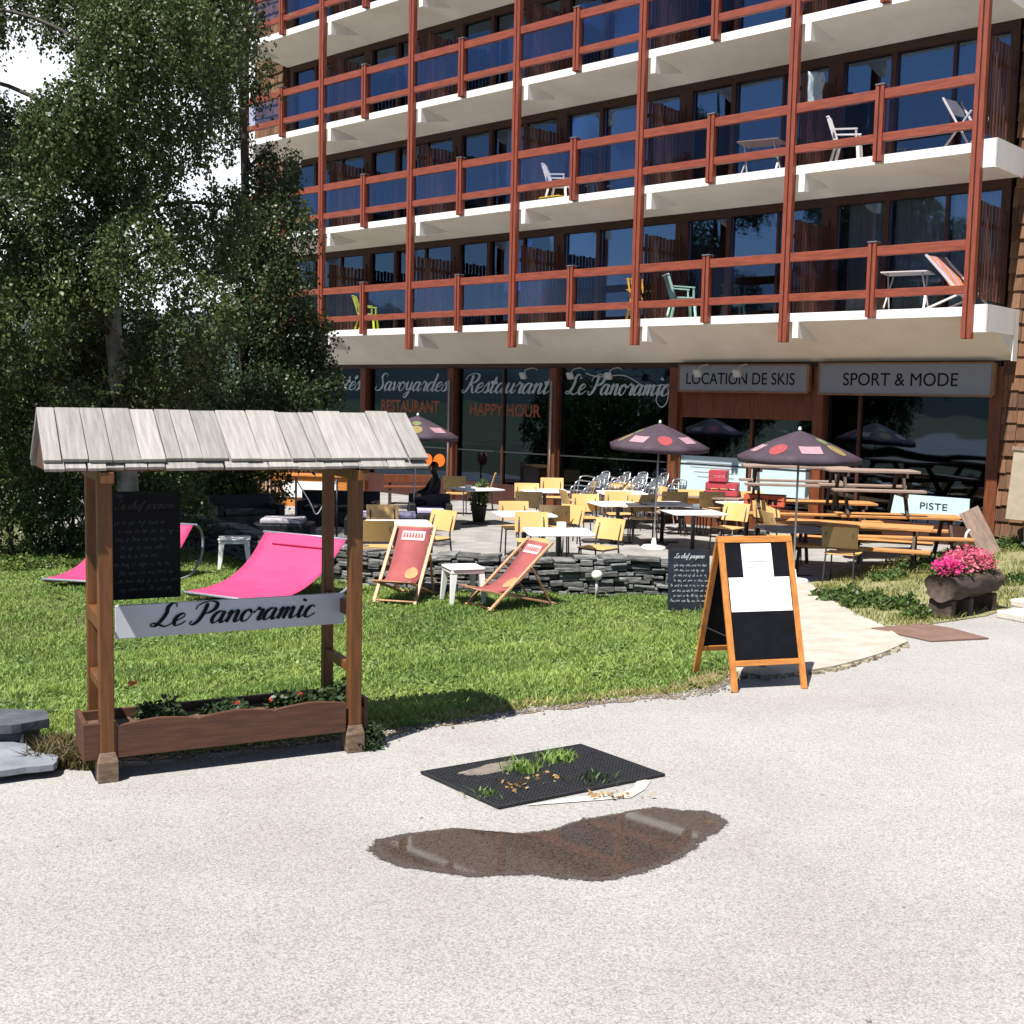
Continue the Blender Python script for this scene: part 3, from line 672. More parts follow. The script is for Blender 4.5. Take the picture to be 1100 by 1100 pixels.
# ground floor: columns, header and shop windows
HZ = F0-.845
b = MB(); bx(b, 0, SE, 1.5, 1.75, HZ-.10, HZ+.10); b.build('shop_header', DARKWOODH, bld)
for i in range(NB+1):
    b = MB(); s = BAY*i+.03
    bx(b, s-.11, s+.11, 1.44, 1.74, 0, HZ-.102, COLW); b.build('column', COLW, bld, bev=.008)
    if i in (3, 4): b2 = MB(); b2.tube([bw(0, 0, 0)*0+V((-(s-.0), 1.40, .02)), V((-(s-.0), 1.40, 2.7))], .022, LAMPG); b2.build('downpipe', LAMPG, bld)
def shopwin(i, zb, zt, splits, mat=DARKWOOD):
    s = BAY*i+.14; e = BAY*(i+1)-.08; b = MB()
    bx(b, s, e, 1.56, 1.70, 0.0, zb, mat); bx(b, s, e, 1.56, 1.70, zt, HZ-.101, mat)
    for q in splits: bx(b, s+(e-s)*q-.03, s+(e-s)*q+.03, 1.57, 1.69, zb+.001, zt-.001, mat)
    bx(b, s, s+.035, 1.57, 1.69, zb, zt, mat); bx(b, e-.035, e, 1.57, 1.69, zb, zt, mat)
    bx(b, s+.036, e-.036, 1.60, 1.62, .93, .96, STEELD) if i else None
    o = b.build('shop_window', mat, bld)
    g = MB(); bx(g, s+.002, e-.002, 1.625, 1.635, zb+.002, zt-.002); g.build('pane', SHOPGL, o)
    return o
sw = {}
sw[0] = shopwin(0, .10, 3.0, [.78]); sw[1] = shopwin(1, .12, 1.95, [.45], COLW)
for i in range(2, 6): sw[i] = shopwin(i, .14, 3.0, [.5] if i in (3,) else [])
# lettering on the glass
def panetext(i, kind, body, z, size, mat, width, ds=0.0):
    c = -(BAY*(i+.5)+.03+ds)
    if kind == 'sans': return sans('lettering', body, size, mat, sw[i], (c, 1.618, z), width, depth=.002, bold=.010)
    return script('lettering', body, size, mat, sw[i], (c, 1.622, z), width, thick=.3, thin=.1)
panetext(5, 'script', 'Spécialités', 2.42, .24, PALEINK, 2.9)
panetext(4, 'script', 'Savoyardes', 2.42, .24, PALEINK, 2.95)
panetext(3, 'script', 'Restaurant', 2.40, .25, PALEINK, 3.0)
panetext(2, 'script', 'Le Panoramic', 2.40, .24, PALEINK, 3.0)
panetext(4, 'sans', 'RESTAURANT', 1.86, .32, ORINK, 2.3)
panetext(3, 'sans', 'HAPPY HOUR', 1.84, .30, ORINK, 2.4)
# reflection painted as a band across the top of each restaurant pane, pale panels at the foot of the ski shop panes
REFLBAND = mk('painted_pane_reflection', (.075, .09, .10), .25, .25, 2)
for i in range(2, 6):
    g = MB(); s = BAY*i+.15; e = BAY*(i+1)-.09; bx(g, s, e, 1.637, 1.642, 2.22, 2.98); g.build('reflection_and_panel', REFLBAND, sw[i])
g = MB(); bx(g, BAY+.2, BAY*2-.1, 1.610, 1.622, .38, 1.12); g.build('reflection_and_panel', POSTER, sw[1])
g = MB(); bx(g, .45, 1.95, 1.610, 1.622, .20, .62); g.build('reflection_and_panel', POSTER, sw[0])
sans('lettering', 'PISTE', .13, INK, sw[0], (-1.12, 1.606, .37), .52, depth=.002)
for q in range(4):
    g = MB(); bx(g, BAY+2.0-.0, BAY+3.2-q*.1, 1.602, 1.6095, .98-q*.1, 1.0-q*.1); g.build('lettering', SIGNG, sw[1])
for q in (1.62, 1.46): g = MB(); bx(g, BAY+q, BAY+q+.08, 1.60, 1.609, .7, 1.1); g.build('lettering', INK, sw[1])
# shop interior: a floor, a back wall with a few shapes
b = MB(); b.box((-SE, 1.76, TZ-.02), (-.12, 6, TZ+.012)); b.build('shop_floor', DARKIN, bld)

# ------------------------------------------------------------------ shop sign boards
def shop_sign(s0, s1, z0, z1, body, lab, tw):
    t = thing('shop_sign', lab, 'sign', bw((s0+s1)/2, 1.36, z0), BA, 'grey shop signs over the ski shop')
    w_ = s1-s0; b = MB(); b.box((-w_/2, -.03, 0), (w_/2, .03, z1-z0)); b.build('sign_panel', SIGNB, t)
    f = MB(); F_ = ORANGEH
    f.box((-w_/2-.03, -.045, -.035), (w_/2+.03, .04, -.001)); f.box((-w_/2-.03, -.045, z1-z0+.001), (w_/2+.03, .04, z1-z0+.03)); f.box((-w_/2-.03, -.044, 0), (-w_/2-.001, .04, z1-z0)); f.box((w_/2+.001, -.044, 0), (w_/2+.06, .06, z1-z0))
    f.build('sign_frame', mk('sign_frame_wood', (.22, .12, .06), .6, .2, 4, (1, 6, 6)), t)
    sans('lettering', body, .25, INK, t, (-.05, -.033, (z1-z0)/2-.125), tw, depth=.003)
    return t
shop_sign(3.70, 6.72, 2.52, 3.04, 'LOCATION DE SKIS', 'grey shop sign board reading LOCATION DE SKIS', 2.58)
shop_sign(.08, 3.42, 2.50, 3.06, 'SPORT & MODE', 'grey shop sign board reading SPORT & MODE', 2.24)
# floodlights on arms over the restaurant and ski shop
def flood(s, z, lab):
    t = thing('floodlight', lab, 'lamp', bw(s, 1.40, z), BA, 'small floodlights over the shop front')
    MB().tube(cr([(0, .04, .10), (0, -.12, .14), (0, -.35, .10), (0, -.45, .02)], 5), .013, LAMPG).build('arm', LAMPG, t)
    MB().cbox((0, -.47, -.05), (.17, .06, .16), LAMPG, Matrix.Rotation(.5, 3, 'X')).build('lamp_head', LAMPG, t, bev=.01)
for s, z, lab in ((6.0, 2.92, 'white floodlight above the word LOCATION on the ski shop sign'), (5.05, 2.92, 'white floodlight above the word DE on the ski shop sign'), (9.45, 2.86, 'white floodlight over the letters Le on the restaurant pane'), (8.35, 2.86, 'white floodlight over the middle of the word Panoramic'), (10.9, 2.86, 'white floodlight over the end of the word Restaurant')):
    flood(s, z, lab)
o = MB().tube(cr([bw(s, 1.3, z) for s, z in ((9.3, 2.88), (8.9, 2.80), (8.2, 2.83), (7.6, 2.6), (7.05, 2.62), (7.0, 2.3), (7.15, 2.15), (7.3, 2.3), (7.2, 2.5))], 6), .012, LAMPG).build('light_cable', LAMPG); tag(o, 'grey cable looped beside the word Panoramic on the shop front', 'cable')
# ------------------------------------------------------------------ roofed sign stand
KA = R_(27); KO = V((-2.317, 6.681, 0))
K = thing('sign_shelter', 'wooden sign stand with grey shake roof and flower box at the road edge', 'sign stand', KO, KA)
KM = Matrix.Translation(KO) @ Matrix.Rotation(KA, 4, 'Z')
for (x, y, w_) in ((0, 0, .08), (1.5, 0, .08), (.0, .54, .068), (1.5, .54, .068)):
    b = MB(); z0 = .17 if y == 0 else -.05
    b.box((x-w_/2, y-w_/2, z0), (x+w_/2, y+w_/2, 1.80), KIO); b.build('post', KIO, K, bev=.006)
    if y == 0:
        b = MB(); h = .058
        b.add([(x-h, y-h, 0), (x+h, y-h, 0), (x+h, y+h, 0), (x-h, y+h, 0), (x-h, y-h, .12), (x+h, y-h, .12), (x+h, y+h, .12), (x-h, y+h, .12), (x-.043, y-.043, .175), (x+.043, y-.043, .175), (x+.043, y+.043, .175), (x-.043, y+.043, .175)],
              [(0, 1, 5, 4), (1, 2, 6, 5), (2, 3, 7, 6), (3, 0, 4, 7), (4, 5, 9, 8), (5, 6, 10, 9), (6, 7, 11, 10), (7, 4, 8, 11), (8, 9, 10, 11), (3, 2, 1, 0)])
        b.build('foot', KFOOT, K, bev=.005)
for x in (0, 1.5):
    for lo, hi, nm in (((x-.028, .042, .86), (x+.028, .505, .95), 'crossbar'), ((x-.035, -.16, 1.735), (x+.035, .70, 1.80), 'crossbar'), ((x-.03, .24, 1.801), (x+.03, .30, 2.08), 'king_post'), ((x-.025, .042, .50), (x+.025, .505, .56), 'crossbar')):
        MB().box(lo, hi).build(nm, KIO, K, bev=.004)
for y in (-.10, .59): MB().box((-.25, y, 1.801), (1.83, y+.05, 1.832)).build('eave_beam', KIO, K, bev=.004)
# roof of overlapping split boards, two layers at the eaves
b = MB(); rn = random.Random(8)
def slope(sgn, y0, zf, dz, length_extra, jit):
    x = -.33
    while x < 1.90:
        wd = min(rn.uniform(.09, .19), 1.93-x); g = rn.uniform(.002, .008)
        yr, ye = .27, y0+rn.uniform(-.012, .012)
        zr, ze = 2.105+dz+rn.uniform(-.004, .012), zf+dz+rn.uniform(-.004, .006)
        p = V((x+wd/2, yr+(.02*sgn), zr)); q = V((x+wd/2+rn.uniform(-.004, .004), ye, ze)); d = (q-p)
        zaxis = d.normalized(); xa = V((1, 0, 0)); ya = zaxis.cross(xa); xa = ya.cross(zaxis)
        M = Matrix((xa, ya, zaxis)).transposed().to_4x4(); M.translation = p
        b.box((-(wd-g)/2, -.010, -rn.uniform(0, .025)), ((wd-g)/2, .010, d.length), ROOFG, M); x += wd
slope(-1, -.155, 1.815, .0, 0, 0); slope(-1, -.135, 1.838, .024, 0, 0)
slope(1, .70, 1.80, .0, 0, 0); slope(1, .68, 1.82, .012, 0, 0)
b.build('roof', ROOFG, K, bev=.003)
for x in (-.30, 1.88):
    b = MB(); b.prism([(-.12, 1.80), (.27, 2.07), (.66, 1.79)], 0, .02, None, Matrix(((0, 0, 1, x), (1, 0, 0, 0), (0, 1, 0, 0), (0, 0, 0, 1)))); b.build('gable_board', KIOH, K)
# flower box with a wavy top edge
b = MB(); pts = []
n = 60
for q in range(n+1):
    x = .06+(1.44-.06)*q/n; u = (q/n*3) % 1
    pts.append((x, .318+.03*(1-abs(2*u-1))**.6*(1 if 0 < q < n else .4)+.012*math.sin(q*.9)*0))
poly = [(.06, .135)]+[(1.44, .135)]+pts[::-1]
b.prism(poly, 0, .028, KIOH, Matrix(((1, 0, 0, 0), (0, 0, 1, -.03), (0, 1, 0, 0), (0, 0, 0, 1))))
b.box((-.13, -.028, .135), (.057, .0, .345), KIOH); b.box((-.13, .001, .135), (-.102, .36, .345), KIOH); b.box((-.10, .33, .135), (1.6, .36, .33), KIOH); b.box((1.57, .0, .135), (1.6, .329, .33), KIOH); b.box((-.10, .002, .14), (1.57, .329, .17), KIOH)
b.build('flower_box', KIOH, K, bev=.004)
MB().box((-.10, .003, .17), (1.568, .328, .275)).build('soil', LOGSOIL, K)
# sign board
t = tag(MB().box((.085, .20, .785), (1.50, .222, .985), SIGNG).build('name_board', SIGNG, loc=KO, rot=(0, 0, KA), bev=.003), 'grey name board reading Le Panoramic fixed under the shake roof', 'sign')
script('lettering', 'Le Panoramic', .072, INK, t, (.79, .198, .845), 1.03, thick=.33, thin=.10)
# chalkboard hanging in the stand
t = tag(MB().box((.08, .40, .985), (.505, .416, 1.645), BLACKB).build('chalkboard', BLACKB, loc=KO, rot=(0, 0, KA)), 'black chalkboard with faint handwriting hanging inside the roofed sign stand', 'chalkboard')
script('lettering', 'Le chef propose', .026, CHALKF, t, (.29, .398, 1.54), .36, thick=.12, thin=.08)
scribble('handwriting', .10, .50, 1.02, 1.48, 9, CHALKF, t, (0, .398, 0), seed=3, w=.0025)
# plants in the flower box
def leaf_cloud(name, pts, size, mat, parent=None, up=.5, loc=None):
    """pts: (n,3); one small folded leaf at each"""
    n = len(pts); a = RNG.uniform(0, 2*PI, n); e = RNG.normal(0, up, n); s = size*RNG.uniform(.6, 1.35, n)
    d = np.stack([np.cos(a)*np.cos(e), np.sin(a)*np.cos(e), np.sin(e)], 1)
    h = RNG.normal(0, 1, (n, 3)); h -= d*(h*d).sum(1)[:, None]; h /= np.linalg.norm(h, axis=1)[:, None]+1e-9
    s = s[:, None]
    v0 = pts; v1 = pts+d*s*.5+h*s*.32; v2 = pts+d*s; v3 = pts+d*s*.5-h*s*.32
    vv = np.stack([v0, v1, v2, v3], 1).reshape(-1, 3); F = np.arange(4*n).reshape(n, 4)
    o = nmesh(name, vv, F, mat, parent)
    return o
LAWNL = leafmat('lawn_weed_leaves', (.05, .11, .025), (.26, .36, .12), .3, .6, .8)
q_ = lawn_points(26000, (-7, 3.1), (6.7, 20)); q_ = q_[(np.sin(q_[:, 0]*1.9+2)*np.sin(q_[:, 1]*1.6+.3)+.5*np.sin(q_[:, 0]*4.1+q_[:, 1]*3.7)) > .1]; q_[:, 2] += RNG.uniform(.02, .05, len(q_))
tag(leaf_cloud('clover', q_, .042, LAWNL, None, .35), 'low broad leaved weeds and clover mixed into the lawn', 'clover', kind='stuff')
DKLEAF = leafmat('box_plant_leaves', (.014, .028, .010), (.05, .085, .025), .2)
MIDLEAF = leafmat('weed_leaves', (.03, .065, .015), (.11, .17, .04), .3)
PETRED = leafmat('red_petals', (.5, .03, .02), (.62, .14, .07), .3)
PETPINK = leafmat('pink_petals', (.62, .03, .16), (.80, .30, .34), .35)
PETOR = leafmat('orange_petals', (.7, .14, .03), (.8, .25, .1), .3)
def mound(c, rx, ry, rz, n):
    q = RNG.normal(0, 1, (n, 3)); q /= np.linalg.norm(q, axis=1)[:, None]; q[:, 2] = np.abs(q[:, 2]); q *= RNG.uniform(.35, 1.05, n)[:, None]**.6
    return q*np.array([rx, ry, rz])+np.array(c)
def plant(name, label, cat, loc, mounds, size, mat, stems, group=None, flowers=None, rz=0):
    t = thing(name, label, cat, loc, rz, group)
    leaf_cloud('foliage', np.concatenate([mound(*m) for m in mounds]), size, mat, t)
    b = MB(); rn = random.Random(len(label))
    for m in mounds:
        for k in range(stems):
            e = V(m[0])+V((rn.uniform(-.8, .8)*m[1], rn.uniform(-.8, .8)*m[2], m[3]*rn.uniform(.5, .95)))
            s_ = V((m[0][0], m[0][1], m[0][2]-.02)); b.tube([s_, s_.lerp(e, .5)+V((0, 0, .01)), e], [.004, .003, .0015], TWIG, 5)
    b.build('stem', TWIG, t)
    if flowers:
        for mt, cs, r, k in flowers:
            P = np.concatenate([mound(c, r, r, r*.7, k) for c in cs]); leaf_cloud('flower', P, r*1.1, mt, t)
    return t
for i, (x, h, r, lab, fl) in enumerate(((.32, .16, .17, 'dark leafy plant with an orange flower at the left end of the shelter flower box', [(PETOR, [(-.13, -.05, .24)], .022, 30)]),
        (.72, .10, .18, 'low dark plant in the middle of the shelter flower box', [(PETRED, [(.1, -.1, .1)], .016, 18)]),
        (1.12, .13, .17, 'bushy dark plant with tiny red flowers right of centre in the flower box', [(PETRED, [(-.08, -.12, .08), (.1, -.1, .12)], .016, 18)]),
        (1.40, .15, .13, 'dark plant at the right end of the shelter flower box', None))):
    plant('box_plant', lab, 'plant', KM @ V((x, .17, .27)), [((0, .02, 0), r*.9, .11, h*.75, 300), ((.07, .0, .0), r*.6, .09, h*1.05, 110)], .042, DKLEAF, 5, 'plants in the shelter flower box', fl)
plant('weed', 'leafy weed at the foot of the right front shelter post', 'weed', KM @ V((1.62, .02, 0)), [((0, 0, 0), .10, .11, .17, 340), ((-.04, -.05, 0), .06, .07, .08, 90)], .034, DKLEAF, 6)
# rough brown weeds and slate slabs at the left end
blades('dry_grass', np.stack([RNG.uniform(-2.86, -2.44, 1500), RNG.uniform(6.84, 7.25, 1500), np.zeros(1500)], 1), .13, .012, leafmat('dry_grass_blades', (.05, .05, .02), (.17, .13, .06), .25), .9, 'dry brown grass beside the shelter flower box')
def slab(label, poly, z0, z1, mat, tilt=0, loc=(0, 0, 0)):
    rn = random.Random(len(poly)); P = []
    for a, c in zip(poly, poly[1:]+poly[:1]):
        for k in range(4): P.append((a[0]+(c[0]-a[0])*k/4+rn.uniform(-.012, .012), a[1]+(c[1]-a[1])*k/4+rn.uniform(-.012, .012)))
    o = MB().prism(P, z0, z1, mat).build('slate_slab', mat, bev=.008); o.location = loc; o.rotation_euler = (tilt, 0, 0)
    return tag(o, label, 'stone slab', 'slate slabs by the road edge')
slab('pale blue grey slate slab lying flat on the road edge', [(-3.7, 6.45), (-2.9, 6.55), (-2.62, 6.70), (-2.66, 6.86), (-2.85, 6.93), (-2.95, 7.08), (-3.1, 7.12), (-3.7, 7.0)], .045, .085, SLATEP)
slab('dark slate slab raised behind the pale slab at the road edge', [(-3.9, 7.0), (-3.05, 7.08), (-2.86, 7.25), (-2.98, 7.45), (-3.9, 7.42)], .14, .20, SLATED)
for px, lab in ((-3.55, 'left-hand dark stone block propping the slate slabs'), (-3.12, 'dark stone block propping the slate slabs nearest the shelter')):
    tag(MB().box((px-.16, 7.12, -.02), (px+.14, 7.38, .138), SLATED).build('stone_block', SLATED, bev=.01), lab, 'stone', 'stone blocks under the slate slabs')

# ------------------------------------------------------------------ A-frame menu board
AO = V((2.07, 9.18, 0)); AA = math.atan2(.185, .634)
A = thing('pavement_board', 'orange wooden folding pavement board with blank white papers on black', 'board', AO, AA)
def frame_side(y0, y1, front):
    W, H = .66, 1.185; d = V((0, y1-y0, H)); L = d.length
    ang = math.atan2(y1-y0, H); M = Matrix.Translation((0, y0, 0)) @ Matrix.Rotation(-ang, 4, 'X')
    nm = 'front_frame' if front else 'rear_frame'
    b = MB(); w_ = .05; t = .024
    top = L*1.0
    for sx in (-1, 1): b.box((sx*W/2-(w_ if sx > 0 else 0), -t/2, 0), (sx*W/2+(0 if sx > 0 else w_), t/2, top-w_-.001), ORANGEW, M)
    b.box((-W/2, -t/2, top-w_), (W/2, t/2, top), ORANGEH, M); b.box((-W/2+w_+.001, -t/2+.001, .20), (W/2-w_-.001, t/2-.001, .245), ORANGEH, M)
    o = b.build(nm, ORANGEW, A, bev=.003)
    MB().box((-W/2+w_-.005, -.004, .24), (W/2-w_+.005, .004, top-w_+.005), BLACKB, M).build('black_panel', BLACKB, A)
    if front:
        for bb in (((-.105-.03, -.0075, .90), (.165-.03, -.0062, top-.06)), ((-.27, -.0092, .63), (.27, -.0078, .905))):
            p = MB().box(bb[0], bb[1], PAPER, M).build('paper', PAPER, A)
        MB().box((-.09, -.0086, 1.03), (.09, -.0079, 1.034), CHALKF, M).box((-.10, -.0086, .985), (.10, -.0079, .989), CHALKF, M).build('faint_print', mk('faint_print_grey', (.62, .62, .62), .8, .05, 9), A)
frame_side(0, .36, True); frame_side(.72, .375, False)
b = MB(); b.tube([(-.34, .36, 1.14), (.34, .36, 1.14)], .009, STEELD); b.bar((.325, .14, .42), (.325, .66, .42), .012, .004, STEELD); b.bar((-.325, .14, .42), (-.325, .66, .42), .012, .004, STEELD)
b.build('hinge', STEELD, A)
# grey chalkboard against the wall end
cb = at(738, 652, -.34)
t = tag(MB().box((-.27, -.012, 0), (.27, .012, .79), SLATEB).build('chalkboard', SLATEB, loc=(cb.x+.02, cb.y, float(lawn_z(cb.x, cb.y))-.01), rot=(-.10, 0, .12), bev=.003), 'grey chalkboard headed Le chef propose leaning by the end of the stone wall', 'chalkboard')
script('lettering', 'Le chef propose', .032, CHALK, t, (0, -.014, .68), .40, thick=.2, thin=.12)
scribble('handwriting', -.24, .25, .10, .62, 8, CHALKF and mk('chalk_soft', (.30, .31, .32), .9, .2, 30), t, (0, -.014, 0), seed=5, w=.006, ragged=.15)

# ------------------------------------------------------------------ drain mat, puddle, edging
MC = (V((-.497, 6.906, 0)), V((-.037, 6.336, 0)), V((.94, 6.967, 0)), V((.47, 7.528, 0)))
u = (MC[2]-MC[1]); v = (MC[0]-MC[1]); mo = MC[1]; mu, mv = u.length, v.length
mm = Matrix((u.normalized(), v.normalized(), V((0, 0, 1)))).transposed().to_4x4(); mm.translation = mo+V((0, 0, .004))
ma = math.atan2(u.y, u.x); sk = u.angle(v)
mat_t = thing('rubber_mat', 'black rubber grid mat lying over a drain in the road', 'mat', mo, ma)
def mp(a, c, z): # along u, along v
    q = u.normalized()*a+v.normalized()*c; r = Matrix.Rotation(-ma, 3, 'Z') @ q; return V((r.x, r.y, z))
b = MB()
def mquad(a0, a1, c0, c1, z0, z1, mat):
    P = [mp(a0, c0, z0), mp(a1, c0, z0), mp(a1, c1, z0), mp(a0, c1, z0), mp(a0, c0, z1), mp(a1, c0, z1), mp(a1, c1, z1), mp(a0, c1, z1)]
    b.add(P, [(0, 3, 2, 1), (4, 5, 6, 7), (0, 1, 5, 4), (1, 2, 6, 5), (2, 3, 7, 6), (3, 0, 4, 7)], mat)
mquad(-.01, mu+.01, -.01, mv+.01, .004, .009, STEELPL); b.build('drain_plate', STEELPL, mat_t); b = MB()
st = .026
for q in range(int(mu/st)+1): mquad(q*st, q*st+.011, 0, mv, .010, .018, RUBBER)
for q in range(int(mv/st)+1): mquad(0, mu, q*st, q*st+.011, .0095, .0184, RUBBER)
mquad(-.012, mu+.012, -.014, .0, .005, .019, RUBBER); mquad(-.012, mu+.012, mv, mv+.014, .005, .019, RUBBER); mquad(-.0125, .0, -.001, mv+.001, .005, .0192, RUBBER); mquad(mu, mu+.0125, -.001, mv+.001, .005, .0192, RUBBER)
b.build('grid', RUBBER, mat_t)
def tuft(px, py, n, r, h, lab, mat=None):
    p = at(px, py, .02); P = np.stack([RNG.normal(p.x, r, n), RNG.normal(p.y, r*1.1, n), np.full(n, .012)], 1)
    o = blades('grass_tuft', P, h, .010, mat or GRASSM, .9); o['kind'] = 'thing'; del o['kind']; tag(o, lab, 'grass tuft', 'grass tufts growing through the mat'); return o
tuft(562, 826, 190, .055, .065, 'bright green grass tuft in the middle of the rubber mat')
tuft(598, 815, 170, .055, .06, 'green grass tuft near the far edge of the rubber mat')
tuft(640, 836, 90, .05, .045, 'sparse dark green tuft on the right side of the rubber mat', DKLEAF)
tuft(523, 853, 45, .03, .035, 'tiny green tuft near the front corner of the rubber mat')
DIRT = mk('grey_silt', (.19, .16, .13), .95, .35, 12, bump=.5, col2=(.10, .085, .07))
def patch(name, cx, cy, rx, ry, z, mat, lab, seed, cat='dirt', ang=0.0, h=.012):
    rn = random.Random(seed); n = 40; ph = [rn.uniform(0, 6.3) for _ in range(4)]; P = []
    for q in range(n):
        t_ = 2*PI*q/n; r = 1+.18*math.sin(2*t_+ph[0])+.12*math.sin(3*t_+ph[1])+.07*math.sin(5*t_+ph[2])+.04*math.sin(9*t_+ph[3])
        x, y = rx*r*math.cos(t_), ry*r*math.sin(t_); P.append((cx+x*math.cos(ang)-y*math.sin(ang), cy+x*math.sin(ang)+y*math.cos(ang)))
    vs = [(cx, cy, z+h)]+[(cx+(x-cx)*.6, cy+(y-cy)*.6, z+h*.7) for x, y in P]+[(x, y, z) for x, y in P]
    fs = [(0, 1+q, 1+(q+1) % n) for q in range(n)]+[(1+q, 1+n+q, 1+n+(q+1) % n, 1+(q+1) % n) for q in range(n)]
    o = MB().add(vs, fs, mat, True).build(name, mat); tag(o, lab, cat, kind='stuff'); return o
p = at(536, 824, .03); patch('silt', p.x-.04, p.y+.02, .24, .075, .017, DIRT, 'grey silt heaped over the middle of the rubber mat', 2, ang=.6)
TAN = leafmat('tan_dead_leaves', (.22, .12, .05), (.48, .32, .15), .2)
for px, py, sx_, sy_, n_, lab in ((553, 843, .035, .05, 26, 'tan dead leaves on the rubber mat'), (655, 852, .08, .022, 34, 'brown dead leaves along the front edge of the rubber mat'), (580, 833, .12, .05, 24, 'dead leaves scattered behind the grass tuft on the mat')):
    p = at(px, py, .03); P = np.stack([RNG.normal(p.x, sx_, n_), RNG.normal(p.y, sy_, n_), RNG.uniform(.020, .028, n_)], 1)
    tag(leaf_cloud('dead_leaves', P, .035, TAN, None, .12), lab, 'leaves', kind='stuff')
CONC = mk('edging_concrete', (.52, .48, .41), .85, .15, 9, bump=.3, bscale=50)
e0 = [at(565, 864, 0), at(620, 859, 0), at(668, 853, 0), at(683, 847, 0), at(686, 838, 0)]
o = strip([(q.x, q.y) for q in e0], .0, .065, .006, 'drain_edging', CONC); tag(o, 'broken pale concrete edging along the front of the drain mat', 'edging')
# puddle: a thin film of water on wet chippings
PUD = [(397, 913), (410, 902), (440, 896), (475, 892), (492, 890), (520, 893), (560, 896), (590, 893), (612, 886), (625, 881), (660, 876), (680, 871), (700, 868), (730, 871), (755, 872), (772, 877), (779, 884), (772, 893), (748, 906), (742, 914), (722, 925), (700, 933), (660, 944), (640, 946), (600, 943), (575, 939), (540, 940), (510, 942), (480, 938), (440, 932), (412, 924)]
def rough_poly(pts, k, j):
    rn = random.Random(9); out = []
    for a, c in zip(pts, pts[1:]+pts[:1]):
        for q in range(k): out.append((a[0]+(c[0]-a[0])*q/k+rn.uniform(-j, j), a[1]+(c[1]-a[1])*q/k+rn.uniform(-j, j)*.7))
    return out
pp = [(q.x, q.y) for q in [at(a, c, 0) for a, c in PUD]]
cen = V((sum(q[0] for q in pp)/len(pp), sum(q[1] for q in pp)/len(pp)))
def puddle():
    m = gravelmat('puddle_water', (.026, .019, .015), (.056, .042, .034), (.085, .066, .053), (.92, .9, .88), 115, .05, .25)
    nt = m.node_tree; N = nt.nodes; L = nt.links; b = N['Principled BSDF']
    at_ = N.new('ShaderNodeAttribute'); at_.attribute_name = 'wet'; tc = N.new('ShaderNodeTexCoord')
    n = N.new('ShaderNodeTexNoise'); n.inputs['Scale'].default_value = 85; n.inputs['Detail'].default_value = 3; L.new(tc.outputs['Object'], n.inputs['Vector'])
    n2 = N.new('ShaderNodeTexNoise'); n2.inputs['Scale'].default_value = 9; n2.inputs['Detail'].default_value = 4; L.new(tc.outputs['Object'], n2.inputs['Vector'])
    def math_(op, a, c, d=None):
        q = N.new('ShaderNodeMath'); q.operation = op
        for k, x in enumerate((a, c, d)):
            if x is None: continue
            if isinstance(x, (int, float)): q.inputs[k].default_value = x
            else: L.new(x, q.inputs[k])
        return q.outputs['Value']
    e = math_('MULTIPLY_ADD', n.outputs['Fac'], .9, -.45); e = math_('ADD', at_.outputs['Fac'], e); e2 = math_('MULTIPLY_ADD', n2.outputs['Fac'], .6, -.3); e = math_('ADD', e, e2)
    def ramp(x, lo, hi, a=0.0, c=1.0):
        r = N.new('ShaderNodeMapRange'); r.interpolation_type = 'SMOOTHSTEP'; L.new(x, r.inputs['Value']); r.inputs['From Min'].default_value = lo; r.inputs['From Max'].default_value = hi; r.inputs['To Min'].default_value = a; r.inputs['To Max'].default_value = c; return r.outputs['Result']
    L.new(ramp(e, .22, .42), b.inputs['Alpha'])
    L.new(ramp(e, .62, .95, .75, .03), b.inputs['Roughness'])
    bp = [k for k in N if k.type == 'BUMP'][0]; L.new(ramp(e, .62, .95, .45, 0.0), bp.inputs['Strength'])
    b.inputs['Specular IOR Level'].default_value = .4
    rp = rough_poly(pp, 6, .006); k = len(rp); sc = (0.0, .55, .82, .92, 1.0, 1.05, 1.10); wt = (1.3, 1.3, 1.2, .95, .45, .15, -.2); vs = []; wv = []
    for f, w_ in zip(sc, wt):
        for x, y in rp:
            rr = math.hypot(x-cen.x, y-cen.y); g_ = f if f <= 1 else 1+(f-1)*.6/max(rr, .25)
            vs.append((cen.x+(x-cen.x)*g_, cen.y+(y-cen.y)*g_, .004)); wv.append(w_)
    F = [(r*k+q, r*k+(q+1) % k, (r+1)*k+(q+1) % k, (r+1)*k+q) for r in range(len(sc)-1) for q in range(k)]
    F = [tuple(reversed(f)) for f in F] if (pp[1][0]-pp[0][0])*(pp[2][1]-pp[0][1])-(pp[1][1]-pp[0][1])*(pp[2][0]-pp[0][0]) < 1e9 else F
    o = MB().add(vs, F).build('puddle', m); a = o.data.attributes.new('wet', 'FLOAT', 'POINT'); a.data.foreach_set('value', wv); tag(o, kind='structure')
    if o.data.polygons[len(o.data.polygons)//2].normal.z < 0: o.data.flip_normals()
puddle()
# rusty cover plate at the end of the path
R1 = [at(936, 676, 0), at(1000, 690, 0), at(1062, 687, 0), at(1022, 676, 0), at(990, 671, 0)]
o = MB().prism([(q.x, q.y) for q in R1], .004, .016, RUST).build('cover_plate', RUST); tag(o, 'flat rust brown metal plate on the road beside the path end', 'plate')
